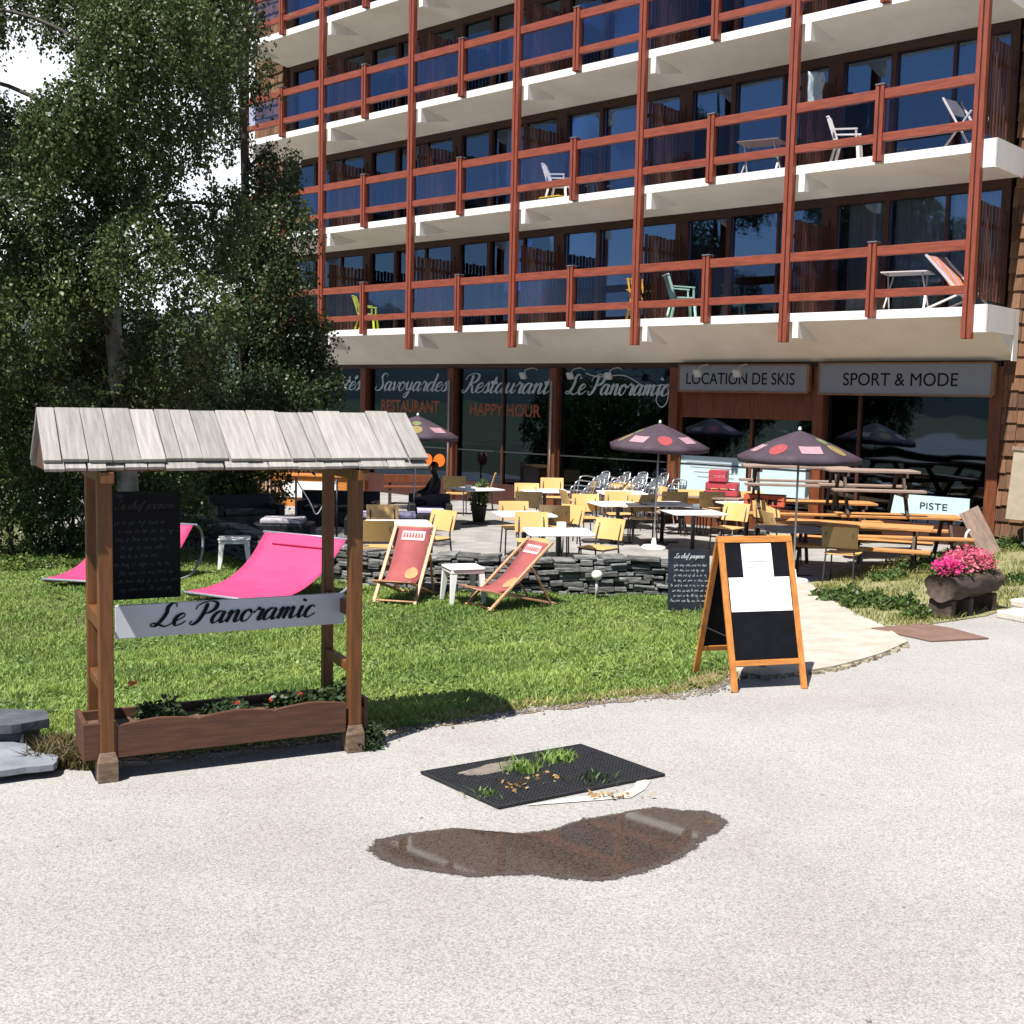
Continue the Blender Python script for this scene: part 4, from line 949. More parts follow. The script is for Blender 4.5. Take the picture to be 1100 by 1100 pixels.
# scattered loose stones on the road
b = MB(); rn = random.Random(12)
for q in range(16):
    x, y = rn.uniform(-3, 4), rn.uniform(3.2, 9); s_ = rn.uniform(.006, .016)
    if y > 6.6+.45*(x+2.4) : continue
    b.cbox((x, y, s_*.4), (s_*1.4, s_, s_), None, Matrix.Rotation(rn.uniform(0, 3), 3, 'Z'))
o = b.build('loose_stones', mk('loose_stone', (.25, .24, .22), .9, .4, 3, island=.4), bev=.002); tag(o, 'loose grit stones scattered on the pale road', 'grit', kind='stuff')
# ------------------------------------------------------------------ dry stone wall
W = MB(); rn = random.Random(21)
def wall_course():
    segs = [V((*p, 0)) for p in WALLP]
    for a, c in zip(segs[:-1], segs[1:]):
        L = (c-a).length; d = (c-a).normalized(); n = V((d.y, -d.x, 0))
        if n.y > 0: n = -n
        ang = math.atan2(d.y, d.x); lev = [(-.05, -.46)]
        # skyline of the pile kept per 6 cm column so that flat stones of unequal height interlock
        cols = int(L/.06)+1; sk_ = [-.46+rn.uniform(-.03, .02) for _ in range(cols)]; guard = 0
        while min(sk_) < .06 and guard < 4000:
            guard += 1; k = sk_.index(min(sk_)); w_ = rn.choice((3, 4, 5, 6, 8, 9)); k0 = max(0, k-rn.randrange(w_)); k1 = min(cols, k0+w_)
            z0 = max(sk_[k0:k1]); lowest = min(sk_[k0:k1])
            if z0-lowest > .045: k0, k1 = k, k+1
            while k1 < cols and k1-k0 < w_ and abs(sk_[k1]-sk_[k]) < .03: k1 += 1
            z0 = sum(sk_[k0:k1])/(k1-k0); h = rn.uniform(.028, .095)
            if z0+h > .10: h = max(.025, .125+rn.uniform(-.02, .012)-z0)
            x = (k0+k1)/2*.06; wd = (k1-k0)*.06; cc = a+d*min(x, L)+n*(rn.uniform(-.045, .045)-.10)
            W.cbox((cc.x, cc.y+.05, z0+h/2), (wd*rn.uniform(.93, 1.0), .36, h*rn.uniform(.80, .95)), SLATE, Matrix.Rotation(ang+rn.uniform(-.10, .10), 3, 'Z') @ Matrix.Rotation(rn.uniform(-.06, .06), 3, 'Y') @ Matrix.Rotation(rn.uniform(-.10, .10), 3, 'X'))
            for q in range(k0, k1): sk_[q] = z0+h
    bk = MB
    for a, c in zip(segs[:-1], segs[1:]):
        d = (c-a).normalized(); n = V((d.y, -d.x, 0)); n = -n if n.y > 0 else n
        m_ = (a+c)/2-n*.12; W.cbox((m_.x, m_.y, -.22), ((c-a).length, .18, .52), WALLCORE, Matrix.Rotation(math.atan2(d.y, d.x), 3, 'Z'))  # black core block behind the stones, showing through the gaps
wall_course()
o = W.build('stone_wall', SLATE, bev=.014); tag(o, 'low dry stone wall of grey slate between lawn and terrace', 'wall')
p = at(640, 613, -.05); t = thing('garden_light', 'small white round garden light in front of the stone wall', 'lamp', (p.x, 15.72, -.40))
MB().tube([(0, 0, 0), (0, 0, .27)], .02, LAMPG).build('stake', LAMPG, t); MB().lathe([(.001, .26), (.05, .27), (.075, .31), (.07, .36), (.04, .385), (.001, .39)], WPLAS, 20).build('lamp_head', WPLAS, t)

# ------------------------------------------------------------------ yellow cafe chairs
def proto_chair():
    t = thing('cafe_chair', 'x', 'chair', (0, 0, 0), 0, 'yellow plywood chairs on the terrace')   # faces -y
    b = MB(); P = [(-.215, -.21), (.215, -.21), (.22, .12), (.185, .2), (-.185, .2), (-.22, .12)]
    b.prism(P, .440, .456, YEL); b.build('seat', YEL, t, bev=.006)
    b = MB(); n = 10; vs = []
    for z, y in ((.545, .20), (.835, .285)):
        for k in range(n+1): u_ = -1+2*k/n; vs.append((u_*.235, y+.03*(1-u_*u_)-.012, z))
    for z, y in ((.545, .212), (.835, .297)):
        for k in range(n+1): u_ = -1+2*k/n; vs.append((u_*.235, y+.03*(1-u_*u_)-.012, z))
    m = n+1; F = []
    for k in range(n):
        F += [(k, k+1, m+k+1, m+k), (2*m+k+1, 2*m+k, 3*m+k, 3*m+k+1), (k+1, k, 2*m+k, 2*m+k+1), (m+k, m+k+1, 3*m+k+1, 3*m+k)]
    F += [(0, m, 3*m, 2*m), (n, 2*m+n, 3*m+n, m+n)]
    b.add(vs, F, YEL); b.build('backrest', YEL, t)
    for sx in (-1, 1):
        MB().tube([(sx*.20, -.21, 0), (sx*.19, -.19, .438)], .012, STEELD, 6).build('leg', STEELD, t)
        MB().tube(cr([(sx*.20, .25, 0), (sx*.185, .19, .44), (sx*.18, .20, .56), (sx*.175, .27, .76)], 4), .012, STEELD, 6).build('leg', STEELD, t)
    b = MB()
    for sx in (-1, 1): b.tube([(sx*.19, -.19, .428), (sx*.185, .19, .428)], .01, STEELD, 6)
    b.tube([(-.19, -.185, .428), (.19, -.185, .428)], .01, STEELD, 6); b.build('frame', STEELD, t)
    return t
# back top centre in the picture, which way it faces (degrees, -90 = towards the road), label
CH = [(411, 546, -80, 'yellow chair behind the table left of the nearer red deck chair'),
 (404, 563, 95, 'yellow chair on the near side of the table beside the shelter post'),
 (476, 552, 232, 'tilted yellow chair right behind the nearer red deck chair'),
 (488, 514, 85, 'brown backed chair beside the seated person in black'),
 (530, 511, 180, 'yellow chair seen side on at the table by the potted plant'),
 (566, 522, -85, 'yellow chair facing the road behind the far left round of tables'),
 (568, 531, 88, 'brown backed chair under the far left white table'),
 (593, 516, -90, 'farthest yellow chair in front of the wooden shop column'),
 (606, 529, 15, 'yellow chair turned right beside the far white table'),
 (637, 520, 183, 'yellow chair seen edge on left of the stacked metal chairs'),
 (552, 542, -80, 'yellow chair behind the white table left of centre'),
 (571, 554, -86, 'yellow chair just behind the front white table'),
 (615, 546, 228, 'tilted yellow chair at the right corner of the middle white table'),
 (655, 561, 232, 'large tilted yellow chair right of the front white table'),
 (668, 521, -90, 'yellow chair facing the road in front of the stacked metal chairs'),
 (664, 531, -86, 'yellow chair on the near side of the table by the stacked metal chairs'),
 (711, 526, 190, 'yellow chair edge on by the left parasol pole'),
 (725, 531, 92, 'brown backed chair at the left of the table by the grey chalkboard'),
 (765, 531, 88, 'brown backed chair at the right of the table by the grey chalkboard'),
 (771, 527, -88, 'yellow chair facing the road in front of the red crates'),
 (791, 544, 230, 'tilted yellow chair above the left corner of the pavement board'),
 (806, 531, -85, 'yellow chair facing the road above the pavement board'),
 (903, 554, 62, 'brown backed chair beside the nearest picnic table'),
 (690, 535, -88, 'yellow chair directly left of the left parasol pole, facing the road'),
 (629, 534, -84, 'yellow chair facing the road just left of the stacked metal chairs'),
 (742, 529, -92, 'yellow chair far back in front of the pale shop panel'),
 (823, 541, -78, 'yellow chair facing the road left of the tall parasol pole'),
 (596, 546, 84, 'brown backed chair between the two middle white tables'),
 (826, 553, 10, 'yellow chair behind the dark table over the pavement board')]
chair0 = proto_chair(); first = True
SHADEDBACK = None
for px, py, a, lab in CH:
    q = (far(px, py, 17.05) if px == 903 else att(px, py, .835)); rz = R_(a+90); back = Matrix.Rotation(rz, 3, 'Z') @ V((0, .27, 0)); loc = V((q.x, q.y, TZ+.006))-V((back.x, back.y, 0))
    if first: chair0.location = loc; chair0.rotation_euler = (0, 0, rz); chair0['label'] = lab; first = False; c = chair0
    else: c = dup(chair0, loc, rz, lab)
    c.scale = (1.1, 1.1, 1.06)
    if 'brown' in lab:
        bk = [k for k in kids(c) if k.name.startswith('backrest')][0]
        if SHADEDBACK is None: SHADEDBACK = bk.data.copy(); SHADEDBACK.materials[0] = YELSHADE
        bk.data = SHADEDBACK
# ------------------------------------------------------------------ white pedestal tables
def proto_table():
    t = thing('cafe_table', 'x', 'table', (0, 0, 0), 0, 'pale cafe tables on the terrace')
    b = MB(); P = []
    for sx, sy in ((1, 1), (-1, 1), (-1, -1), (1, -1)):
        for k in range(5):
            a = math.atan2(sy, sx)-PI/4+PI/2*k/4; P.append((sx*.34+.08*math.cos(a), sy*.34+.08*math.sin(a)))
    b.prism(P, .725, .75, TTOP); b.build('table_top', TTOP, t, bev=.006)
    MB().lathe([(.032, .03), (.032, .66), (.09, .70), (.10, .722)], STEELD, 14).build('pedestal', STEELD, t)
    b = MB(); b.bar((-.28, 0, .02), (.28, 0, .02), .05, .03, STEELD); b.bar((0, -.28, .021), (0, .28, .021), .05, .028, STEELD); b.build('base', STEELD, t, bev=.005)
    return t
TB = [(428, 562, 10, 'white table behind the nearer red deck chair'), (511, 525, 30, 'far white table beside the potted plant'), (585, 527, 8, 'white table in front of the shop column, far left group'),
 (563, 552, 12, 'white table in the middle of the yellow chairs'), (600, 571, 6, 'front white table nearest the stone wall'), (668, 529, 5, 'white table in front of the stacked metal chairs'),
 (745, 550, 10, 'white table just above the grey chalkboard'), (712, 541, 12, 'white table right beside the left parasol pole'), (803, 541, 15, 'white table behind the pavement board'), (664, 541, 14, 'white table between two yellow chairs left of the parasol pole'), (852, 568, 5, 'dark grey table half hidden by the pavement board')]
tab0 = proto_table()
for i, (px, py, a, lab) in enumerate(TB):
    q = att(px, py, .75); loc = (q.x, q.y, TZ+.006)
    if i == 0: tab0.location = loc; tab0.rotation_euler = (0, 0, R_(a)); tab0['label'] = lab; c = tab0
    else: c = dup(tab0, loc, R_(a), lab)
    c.scale = (1.15, 1.12, 1)
    if 'dark' in lab:
        k = [k for k in kids(c) if k.name.startswith('table_top')][0]; k.data = k.data.copy(); k.data.materials[0] = DTOP  # grey top stands in for the parasol's shade on this table
for px, py, lab in ((603, 562, 'small white menu holder on the front table'), (650, 514, 'white menu box on the table by the shop column') if False else (503, 520, 'small white box on the far table by the plant'), (747, 541, 'small white menu holder on the table above the chalkboard')):
    q = att(px, py+6, .757); tag(MB().prism([(-.06, -.04), (.06, -.04), (.06, .04), (-.06, .04)], 0, .10, WPLAS).build('menu_holder', WPLAS, loc=(q.x, q.y, TZ+.757), rot=(0, 0, .3), bev=.004), lab, 'menu holder', 'menu holders on the tables')
# ------------------------------------------------------------------ parasols
def proto_parasol():
    t = thing('parasol', 'x', 'parasol', (0, 0, 0), 0, 'plum parasols on the terrace')
    R, zt, ze = .87, 2.26, 1.87; n = 8; vs = [(0, 0, zt)]; ring = []
    b = MB(); rows = 6; seg = 6
    for r in range(1, rows+1):
        f = r/rows
        for k in range(n*seg):
            a = 2*PI*k/(n*seg); loc = (k % seg)/seg; sag = 1; rr = R*f*(math.cos(PI/n)/math.cos((loc-.5)*2*PI/n))*1.04
            vs.append((rr*math.cos(a), rr*math.sin(a), zt-(zt-ze)*(f**1.12)-.012*math.sin(loc*PI)*f))
    m = n*seg; F = [(0, 1+k, 1+(k+1) % m) for k in range(m)]
    for r in range(rows-1):
        for k in range(m): F.append((1+r*m+k, 1+(r+1)*m+k, 1+(r+1)*m+(k+1) % m, 1+r*m+(k+1) % m))
    base = 1+(rows-1)*m; o_ = len(vs)
    for k in range(m): x, y, z = vs[base+k]; dz = .085; vs.append((x*.99, y*.99, z-dz))
    for k in range(m): F.append((base+k, o_+k, o_+(k+1) % m, base+(k+1) % m))
    b.add(vs, F, UMB, True); c = b.build('canopy', UMB, t)
    s = c.modifiers.new('s', 'SOLIDIFY'); s.thickness = .004
    def surf(a, f):
        loc = (a/(2*PI/n)) % 1; rr = R*f*(math.cos(PI/n)/math.cos((loc-.5)*2*PI/n))*1.04
        return V((rr*math.cos(a), rr*math.sin(a), zt-(zt-ze)*(f**1.12)-.012*math.sin(loc*PI)*f+.007))
    for k in range(n):
        ac = 2*PI*(k+.5)/n
        def patchm(name, mat, w_, f0, f1, round_):
            g = MB(); A = 8; B = 8; pv = []; pf = []
            for i in range(A+1):
                for j in range(B+1):
                    u_, v_ = -1+2*i/A, -1+2*j/B
                    if round_: uu = u_*math.sqrt(1-v_*v_/2); vv_ = v_*math.sqrt(1-u_*u_/2)
                    else: uu, vv_ = u_, v_
                    f = (f0+f1)/2+(f1-f0)/2*vv_; pv.append(surf(ac+uu*w_/(R*max(f, .2))*1.0, f))
            for i in range(A):
                for j in range(B): q = i*(B+1)+j; pf.append((q, q+1, q+B+2, q+B+1))
            g.add(pv, pf, mat, True); g.build(name, mat, c)
        if k % 2 == 0: patchm('round_print', (URED, UYEL)[(k//2) % 2], .13, .55, .88, True)
        else: patchm('name_print', UPINK, .16, .60, .82, False)
        if k % 4 == 2: patchm('round_print', UGRN, .09, .33, .53, True)
        g = MB(); x, y = R*.985*math.cos(PI/n)*1.02*math.cos(ac), R*.985*math.cos(PI/n)*1.02*math.sin(ac); nn = V((math.cos(ac), math.sin(ac), 0)); tt = V((-nn.y, nn.x, 0)); p0 = V((x, y, ze-.055))+nn*.012
        g.add([p0-tt*.06-V((0, 0, .02)), p0+tt*.06-V((0, 0, .02)), p0+tt*.06+V((0, 0, .025)), p0-tt*.06+V((0, 0, .025))], [(0, 1, 2, 3)], UPINK); g.build('valance_print', UPINK, c)
    MB().tube([(0, 0, .06), (0, 0, zt-.01)], .017, STEELL, 10).build('pole', STEELL, t)
    b = MB()
    for k in range(n):
        a = 2*PI*k/n; b.tube([(0, 0, zt-.03), surf(a, .5)-V((0, 0, .012)), surf(a, .995)-V((0, 0, .012))], .005, STEELL, 5); b.tube([(0, 0, 1.75), surf(a, .5)-V((0, 0, .02))], .004, STEELL, 5)
    b.build('ribs', STEELL, t)
    MB().lathe([(.022, zt-.005), (.026, zt+.02), (.012, zt+.05), (.001, zt+.055)], WPLAS, 10).build('finial', WPLAS, t)
    MB().lathe([(.22, 0), (.23, .02), (.20, .06), (.05, .075), (.03, .20), (.022, .20)], WPLAS, 20).build('base', WPLAS, t)
    return t
par0 = proto_parasol()
for i, (px, py, a, lab) in enumerate(((852, 626, 25, 'plum parasol with red oval in front of the picnic tables'), (702, 590, 70, 'plum parasol standing among the yellow chairs'), (443, 567, 160, 'plum parasol partly behind the roofed sign stand'))):
    q = att(px, py, 0)
    if i == 0: par0.location = (q.x, q.y, TZ+.006); par0.rotation_euler = (0, 0, R_(a)); par0['label'] = lab
    else: dup(par0, (q.x, q.y, TZ+.006), 0, lab, rot=(R_(1.5), R_(-1.5), R_(a)))
# ------------------------------------------------------------------ stacked aluminium chairs
def proto_alu():
    t = thing('metal_armchair', 'x', 'chair', (0, 0, 0), 0, 'stacked aluminium armchairs by the shop window')
    b = MB()
    for sx in (-1, 1):
        b.tube(cr([(sx*.25, -.22, 0), (sx*.27, -.2, .45), (sx*.27, -.17, .62), (sx*.27, -.05, .67), (sx*.26, .12, .665), (sx*.22, .25, .66)], 5), .014, ALU, 8)
        b.tube(cr([(sx*.24, .25, 0), (sx*.21, .20, .43), (sx*.20, .25, .62), (sx*.15, .30, .80)], 5), .014, ALU, 8)
    b.tube(cr([(-.15, .30, .80), (0, .335, .83), (.15, .30, .80)], 5), .014, ALU, 8); b.tube(cr([(-.22, .25, .66), (0, .33, .66), (.22, .25, .66)], 5), .013, ALU, 8); b.build('frame', ALU, t)
    b = MB()
    for q in range(7): y = -.2+q*.06; b.box((-.21, y, .44), (.21, y+.045, .452), ALU)
    b.build('seat', ALU, t)
    b = MB()
    for q in range(5): x = -.13+q*.058; b.bar((x, .21, .46), (x, .315, .79), .04, .008, ALU, (1, 0, 0))
    b.build('backrest', ALU, t)
    return t
alu0 = proto_alu(); k0 = True
STN = ['first', 'second', 'third', 'fourth', 'fifth']
for si, (px, a) in enumerate(((624, -62), (645, -70), (666, -58), (687, -66), (709, -60))):
    q = far(px, 497, 25.6)
    for k in range(4):
        pos = ['lowest', 'second lowest', 'second highest', 'topmost'][k]
        where = ['stack nearest the shop column', 'stack second from the shop column', 'middle stack of five', 'stack left of the parasol pole', 'stack right of the parasol pole'][si]
        lab = '%s aluminium armchair in the %s' % (pos, where)
        back = Matrix.Rotation(R_(a), 3, 'Z') @ V((0, .085, 0)); loc = (q.x+back.x*k, q.y+back.y*k, TZ+.006+.105*k); rot = (R_(-2.5*k), 0, R_(a))
        if k0: alu0.location = loc; alu0.rotation_euler = rot; alu0['label'] = lab; k0 = False
        else: dup(alu0, loc, 0, lab, rot=rot)
# ------------------------------------------------------------------ picnic tables
def picnic(label, A_, B_, H, sh, mat, twist=0.0, side=.62, base=0.0):
    """A_, B_: ends of the middle line of the top; H top height; sh bench height"""
    A_, B_ = V((*A_, 0)), V((*B_, 0)); d = B_-A_; L = d.length; c = (A_+B_)/2
    t = thing('picnic_table', label, 'picnic table', (c.x, c.y, tz(c.x)+.006+base), math.atan2(d.y, d.x), 'wooden picnic tables by the ski shop')
    b = MB()
    for q in range(4): y = -.33+q*.168; b.box((-L/2, y, H-.042), (L/2, y+.158, H), mat)
    b.build('table_top', mat, t, bev=.006)
    for sy in (-1, 1):
        b = MB()
        for q in range(2): y = sy*side-.125+q*.128; b.box((-L/2, y, sh-.04), (L/2, y+.12, sh), mat)
        b.build('bench', mat, t, bev=.006)
    for x in (-L/2+.26, L/2-.26):
        b = MB()
        for sy in (-1, 1): b.bar((x, sy*(.30+H*.42), .0), (x, sy*.19, H-.045), .09, .045, PICLEG, (1, 0, 0))
        b.box((x-.07, -side-.11, sh-.125), (x-.025, side+.11, sh-.041), PICLEG); b.box((x+.025, -.33, H-.12), (x+.068, .33, H-.043), PICLEG)
        b.build('trestle', PICLEG, t, bev=.004)
    return t
def g2(px, py, z): q = att(px, py, z); return (q.x, q.y)
def mid(a, b): return ((a[0]+b[0])/2, (a[1]+b[1])/2)
def fx(px, py, Y): q = far(px, py, Y); return (q.x, q.y)
picnic('nearest picnic table with orange top beside the tall parasol', fx(846, 552, 18.9), fx(1003, 558, 18.1), .75, .45, PICNIC)
picnic('picnic table with a plank leaning on its end, by the shingle wall', fx(900, 549, 19.9), fx(1034, 545, 19.75), .75, .45, PICNIC)
P5 = (g2(806, 540, .75), g2(938, 543, .75))
picnic('low orange picnic table carrying a sun bleached one behind the parasol', P5[0], P5[1], .75, .45, PICNIC)
picnic('sun bleached picnic table stacked on another, right under the parasol canopy', fx(798, 494, 21.6), fx(912, 495, 21.4), .75, .45, PICGREY, base=.751)
picnic('sun bleached picnic table stacked on another in front of the big shop window', fx(888, 500, 20.2), fx(984, 500, 20.1), .75, .45, PICGREY, base=.751)
picnic('picnic table carrying the red crates below the pale shop panel', fx(712, 529, 24.3), fx(800, 529, 23.4), .77, .45, PICGREY)
p1 = fx(1066, 580, 19.2)
t = tag(MB().box((-.16, -.02, 0), (.16, .02, .82), PLANKB).build('plank', PLANKB, loc=(p1[0], p1[1], -.12), rot=(-.12, -.48, -.15), bev=.006), 'bare brown board leaning on the end of the picnic table', 'board')
q = far(1038, 565, 19.3); t = tag(MB().tube(cr([(0, 0, 0), (0, 0, .5), (.03, 0, .62), (.09, .02, .66)], 5), .022, WPLAS).build('white_post', WPLAS, loc=(q.x, q.y, TZ+.006)), 'short bent white tube beside the leaning brown board', 'tube')
# beige board on a stand at the right edge
q = far(1101, 580, 20.0); E_ = thing('display_stand', 'blank beige canvas board on a grey stand by the shingle wall', 'board', (q.x, q.y, -.04), -.25)
M = Matrix.Rotation(.06, 4, 'Y')
MB().box((-.36, -.03, .42), (.42, .0, 1.62), BOARDC, M).build('canvas', BOARDC, E_, bev=.004)
MB().box((-.40, -.05, 1.60), (.46, .01, 1.66), PLANKB, M).build('top_rail', PLANKB, E_)
b = MB(); b.tube([(.0, .03, 0), (0, .03, .45)], .02, GREYTUBE); b.bar((0, -.25, .015), (0, .35, .015), .05, .03, GREYTUBE); b.build('stand', GREYTUBE, E_)
# red crates behind the tables
CRATE = mk('red_plastic_crate', (.42, .055, .075), .4, .12, 8, bump=.05); CRATEO = mk('orange_red_board', (.52, .10, .05), .5, .1, 8)
def crate(label, px, py, z, w_, h, mat, txt=False, YY=23.7):
    q = far(px, py, YY); t = thing('crate', label, 'crate', (q.x, q.y, z+TZ+.008), -.3, 'red crates by the tall picnic table')
    b = MB(); d = .36
    b.box((-w_/2, -d/2, 0), (w_/2, d/2, .02), mat)
    for s_ in (-1, 1):
        b.box((-w_/2, s_*d/2-.012, .021), (w_/2, s_*d/2+.012, h*.45), mat); b.box((-w_/2, s_*d/2-.012, h*.6), (w_/2, s_*d/2+.012, h), mat)
        b.box((s_*w_/2-.012, -d/2+.013, .021), (s_*w_/2+.012, d/2-.013, h), mat)
        for k in range(4): x = -w_/2+.02+k*(w_-.06)/3; b.box((x, s_*d/2-.011, h*.45), (x+.03, s_*d/2+.011, h*.6), mat)
    b.build('shell', mat, t, bev=.004)
    if txt:
        g = MB(); rn = random.Random(3); x = -w_*.4
        while x < w_*.35: ww = rn.uniform(.03, .07); g.box((x, -d/2-.02, h*.25), (x+ww, -d/2-.0125, h*(.55+.25*rn.random())), INK); x += ww+.03
        g.build('print', INK, t)
    return t
crate('larger red crate with pale label below the pale shop panel', 776, 529, .772, .62, .28, CRATE)
crate('small red crate standing on the larger one', 772, 515, 1.055, .34, .24, CRATE)
crate('orange red crate with dark lettering under the tall picnic table', 822, 532, .752, .72, .22, CRATEO, True, 21.75)

# ------------------------------------------------------------------ red deck chairs
def deck(label, loc, rz, proto=None):
    if proto: return dup(proto, loc, rz, label)
    t = thing('deck_chair', label, 'deck chair', loc, rz, 'red canvas deck chairs on the lawn')     # faces -y
    for sx in (-1, 1):
        MB().bar((sx*.275, -.42, 0), (sx*.275, .42, .92), .028, .045, BEECH, (1, 0, 0)).build('back_rail', BEECH, t, bev=.004)
        MB().bar((sx*.235, -.52, .30), (sx*.235, .52, 0), .028, .045, BEECH, (1, 0, 0)).build('seat_rail', BEECH, t, bev=.004)
    for hx, y, z in ((.29, .40, .90), (.25, -.52, .30), (.25, .49, .015), (.275, -.40, .03)): MB().tube([(-hx, y, z), (hx, y, z)], .013, BEECH).build('crossbar', BEECH, t)
    for sx in (-1, 1): MB().bar((sx*.30, .12, .59), (sx*.25, .42, .05), .018, .03, BEECH, (1, 0, 0)).build('strut', BEECH, t)
    pr = cr([(.40, .905), (.28, .72), (.06, .42), (-.14, .27), (-.36, .25), (-.53, .31)], 6)
    pr = [(p[0], p[1]) for p in cr([(0, a, c) for a, c in [(.40, .905), (.28, .72), (.06, .42), (-.14, .27), (-.36, .25), (-.53, .31)]], 6) for p in [(p.y, p.z)]]
    hw = .225; vs = []; n = len(pr)
    for y, z in pr: vs += [(-hw, y, z), (hw, y, z)]
    g = MB(); g.add(vs, [(2*i, 2*i+1, 2*i+3, 2*i+2) for i in range(n-1)], REDF, True); c = g.build('canvas', REDF, t); s = c.modifiers.new('s', 'SOLIDIFY'); s.thickness = .006
    def on(f): f = f*(n-1); i = min(int(f), n-2); u_ = f-i; return V((0, pr[i][0]+(pr[i+1][0]-pr[i][0])*u_, pr[i][1]+(pr[i+1][1]-pr[i][1])*u_))
    g = MB(); vs = []
    for q in range(9): p = on(.07+.12*q/8)+V((0, -.010, .008)); vs += [(-.16, p.y, p.z), (.16, p.y, p.z)]
    g.add(vs, [(2*i, 2*i+1, 2*i+3, 2*i+2) for i in range(8)], PALEF, True); g.build('name_print', PALEF, c)
    g = MB(); rn = random.Random(6)
    for q in range(7):
        x = -.14+q*.041; p, r = on(.10)+V((0, -.014, .011)), on(.16)+V((0, -.014, .011))
        g.add([(x, r.y, r.z), (x+.028, r.y, r.z), (x+.028-.006, p.y, p.z), (x+.004, p.y, p.z)], [(0, 1, 2, 3)], REDF)
    g.build('print_bars', REDF, c)
    g = MB(); vs = [on(.5)+V((.10, -.012, .010))]
    for q in range(20): a = 2*PI*q/20; p = on(.5+.085*math.sin(a))+V((.10+.085*math.cos(a), -.012, .010)); vs.append(p)
    g.add(vs, [(0, 1+(q+1) % 20, 1+q) for q in range(20)], GOLDF); g.build('round_print', GOLDF, c)
    return t
d1 = at(430, 650, -.39); d2 = at(548, 654, -.39)
dk = deck('red deck chair facing the road with a gold round print, by the shelter', (d1.x+.02, d1.y+.42, -.375), R_(-14))
deck('red deck chair turned left beside the white plastic stool', (d2.x-.02, d2.y+.22, -.375), R_(-56), dk).scale = (1.0, 1.12, .88)
# ------------------------------------------------------------------ white plastic stools
def stool(label, loc, rz, proto=None):
    if proto: return dup(proto, loc, rz, label)
    t = thing('plastic_stool', label, 'stool', loc, rz, 'white plastic stools on the lawn')
    b = MB(); b.prism([(-.24, -.2), (-.2, -.24), (.2, -.24), (.24, -.2), (.24, .2), (.2, .24), (-.2, .24), (-.24, .2)], .435, .462, WPLAS); b.prism([(-.225, -.225), (.225, -.225), (.225, .225), (-.225, .225)], .385, .434, WPLAS); b.build('top', WPLAS, t, bev=.012)
    for sx in (-1, 1):
        for sy in (-1, 1): MB().add([(sx*.22+dx*.7, sy*.22+dy*.7, 0) for dx, dy in ((-.03, -.03), (.03, -.03), (.03, .03), (-.03, .03))]+[(sx*.185+dx, sy*.185+dy, .384) for dx, dy in ((-.038, -.038), (.038, -.038), (.038, .038), (-.038, .038))], [(0, 1, 5, 4), (1, 2, 6, 5), (2, 3, 7, 6), (3, 0, 4, 7), (3, 2, 1, 0)], WPLAS).build('leg', WPLAS, t)
    return t
s1 = at(252, 610, -.39); s2 = at(497, 646, -.39)
st0 = stool('white plastic stool between the two pink loungers', (s1.x, s1.y, -.385), .2); stool('white plastic stool between the two red deck chairs', (s2.x, s2.y, -.385), .35, st0)
# ------------------------------------------------------------------ pink loungers
def lounger(label, loc, rz, proto=None):
    if proto: return dup(proto, loc, rz, label)
    t = thing('sun_lounger', label, 'sun lounger', loc, rz, 'pink sling loungers on the lawn')      # foot at origin, head towards +y
    hw = .73
    rail = cr([(0, 0, .10), (0, .10, .06), (0, .35, .025), (0, 1.0, .02), (0, 1.4, .06), (0, 1.66, .24), (0, 1.74, .48), (0, 1.66, .66), (0, 1.52, .745)], 6)
    for sx in (-1, 1): MB().tube([p+V((sx*hw, 0, 0)) for p in rail], .019, GREYTUBE, 10).build('side_rail', GREYTUBE, t)
    for y, z in ((0, .10), (1.52, .745), (.9, .02)): MB().tube([(-hw, y, z), (hw, y, z)], .018, GREYTUBE).build('crossbar', GREYTUBE, t)
    pr = [(p.y, p.z) for p in cr([(0, 0, .115), (0, .35, .13), (0, .75, .21), (0, 1.15, .42), (0, 1.52, .755)], 8)]
    g = MB(); vs = []; n = len(pr); m = 8
    for i, (y, z) in enumerate(pr):
        for k in range(m+1): u_ = -1+2*k/m; ins = .03*math.sin(PI*i/(n-1)); vs.append((u_*(hw-.03-ins*1.6), y, z-.03*(1-u_*u_)*math.sin(PI*i/(n-1))))
    g.add(vs, [(i*(m+1)+k, i*(m+1)+k+1, (i+1)*(m+1)+k+1, (i+1)*(m+1)+k) for i in range(n-1) for k in range(m)], PINK, True)
    c = g.build('sling', PINK, t); s = c.modifiers.new('s', 'SOLIDIFY'); s.thickness = .006
    g = MB(); a_, c_ = V((0, 1.36, .615)), V((0, 1.50, .745)); nn = V((0, -.66, .75))*.02
    g.add([a_+nn+V((-.45, 0, 0)), a_+nn+V((.45, 0, 0)), c_+nn+V((.45, 0, 0)), c_+nn+V((-.45, 0, 0)), a_+V((-.45, 0, -.012)), a_+V((.45, 0, -.012)), c_+V((.45, 0, 0)), c_+V((-.45, 0, 0))], [(0, 1, 2, 3), (0, 4, 5, 1), (1, 5, 6, 2), (2, 6, 7, 3), (3, 7, 4, 0)], PINK); g.build('headrest', PINK, t, bev=.01)
    return t
def place_lounger(label, px, py, rz, proto=None):
    q = at(px, py, -.29); off = Matrix.Rotation(rz, 3, 'Z') @ V((-.73, 0, 0)); return lounger(label, (q.x-off.x, q.y-off.y, -.39), rz, proto)
l0 = place_lounger('pink sling lounger behind the black chalkboard, farther from the road', 46, 622, R_(-12))
place_lounger('pink sling lounger behind the name board, nearer the road', 198, 636, R_(-29), l0)

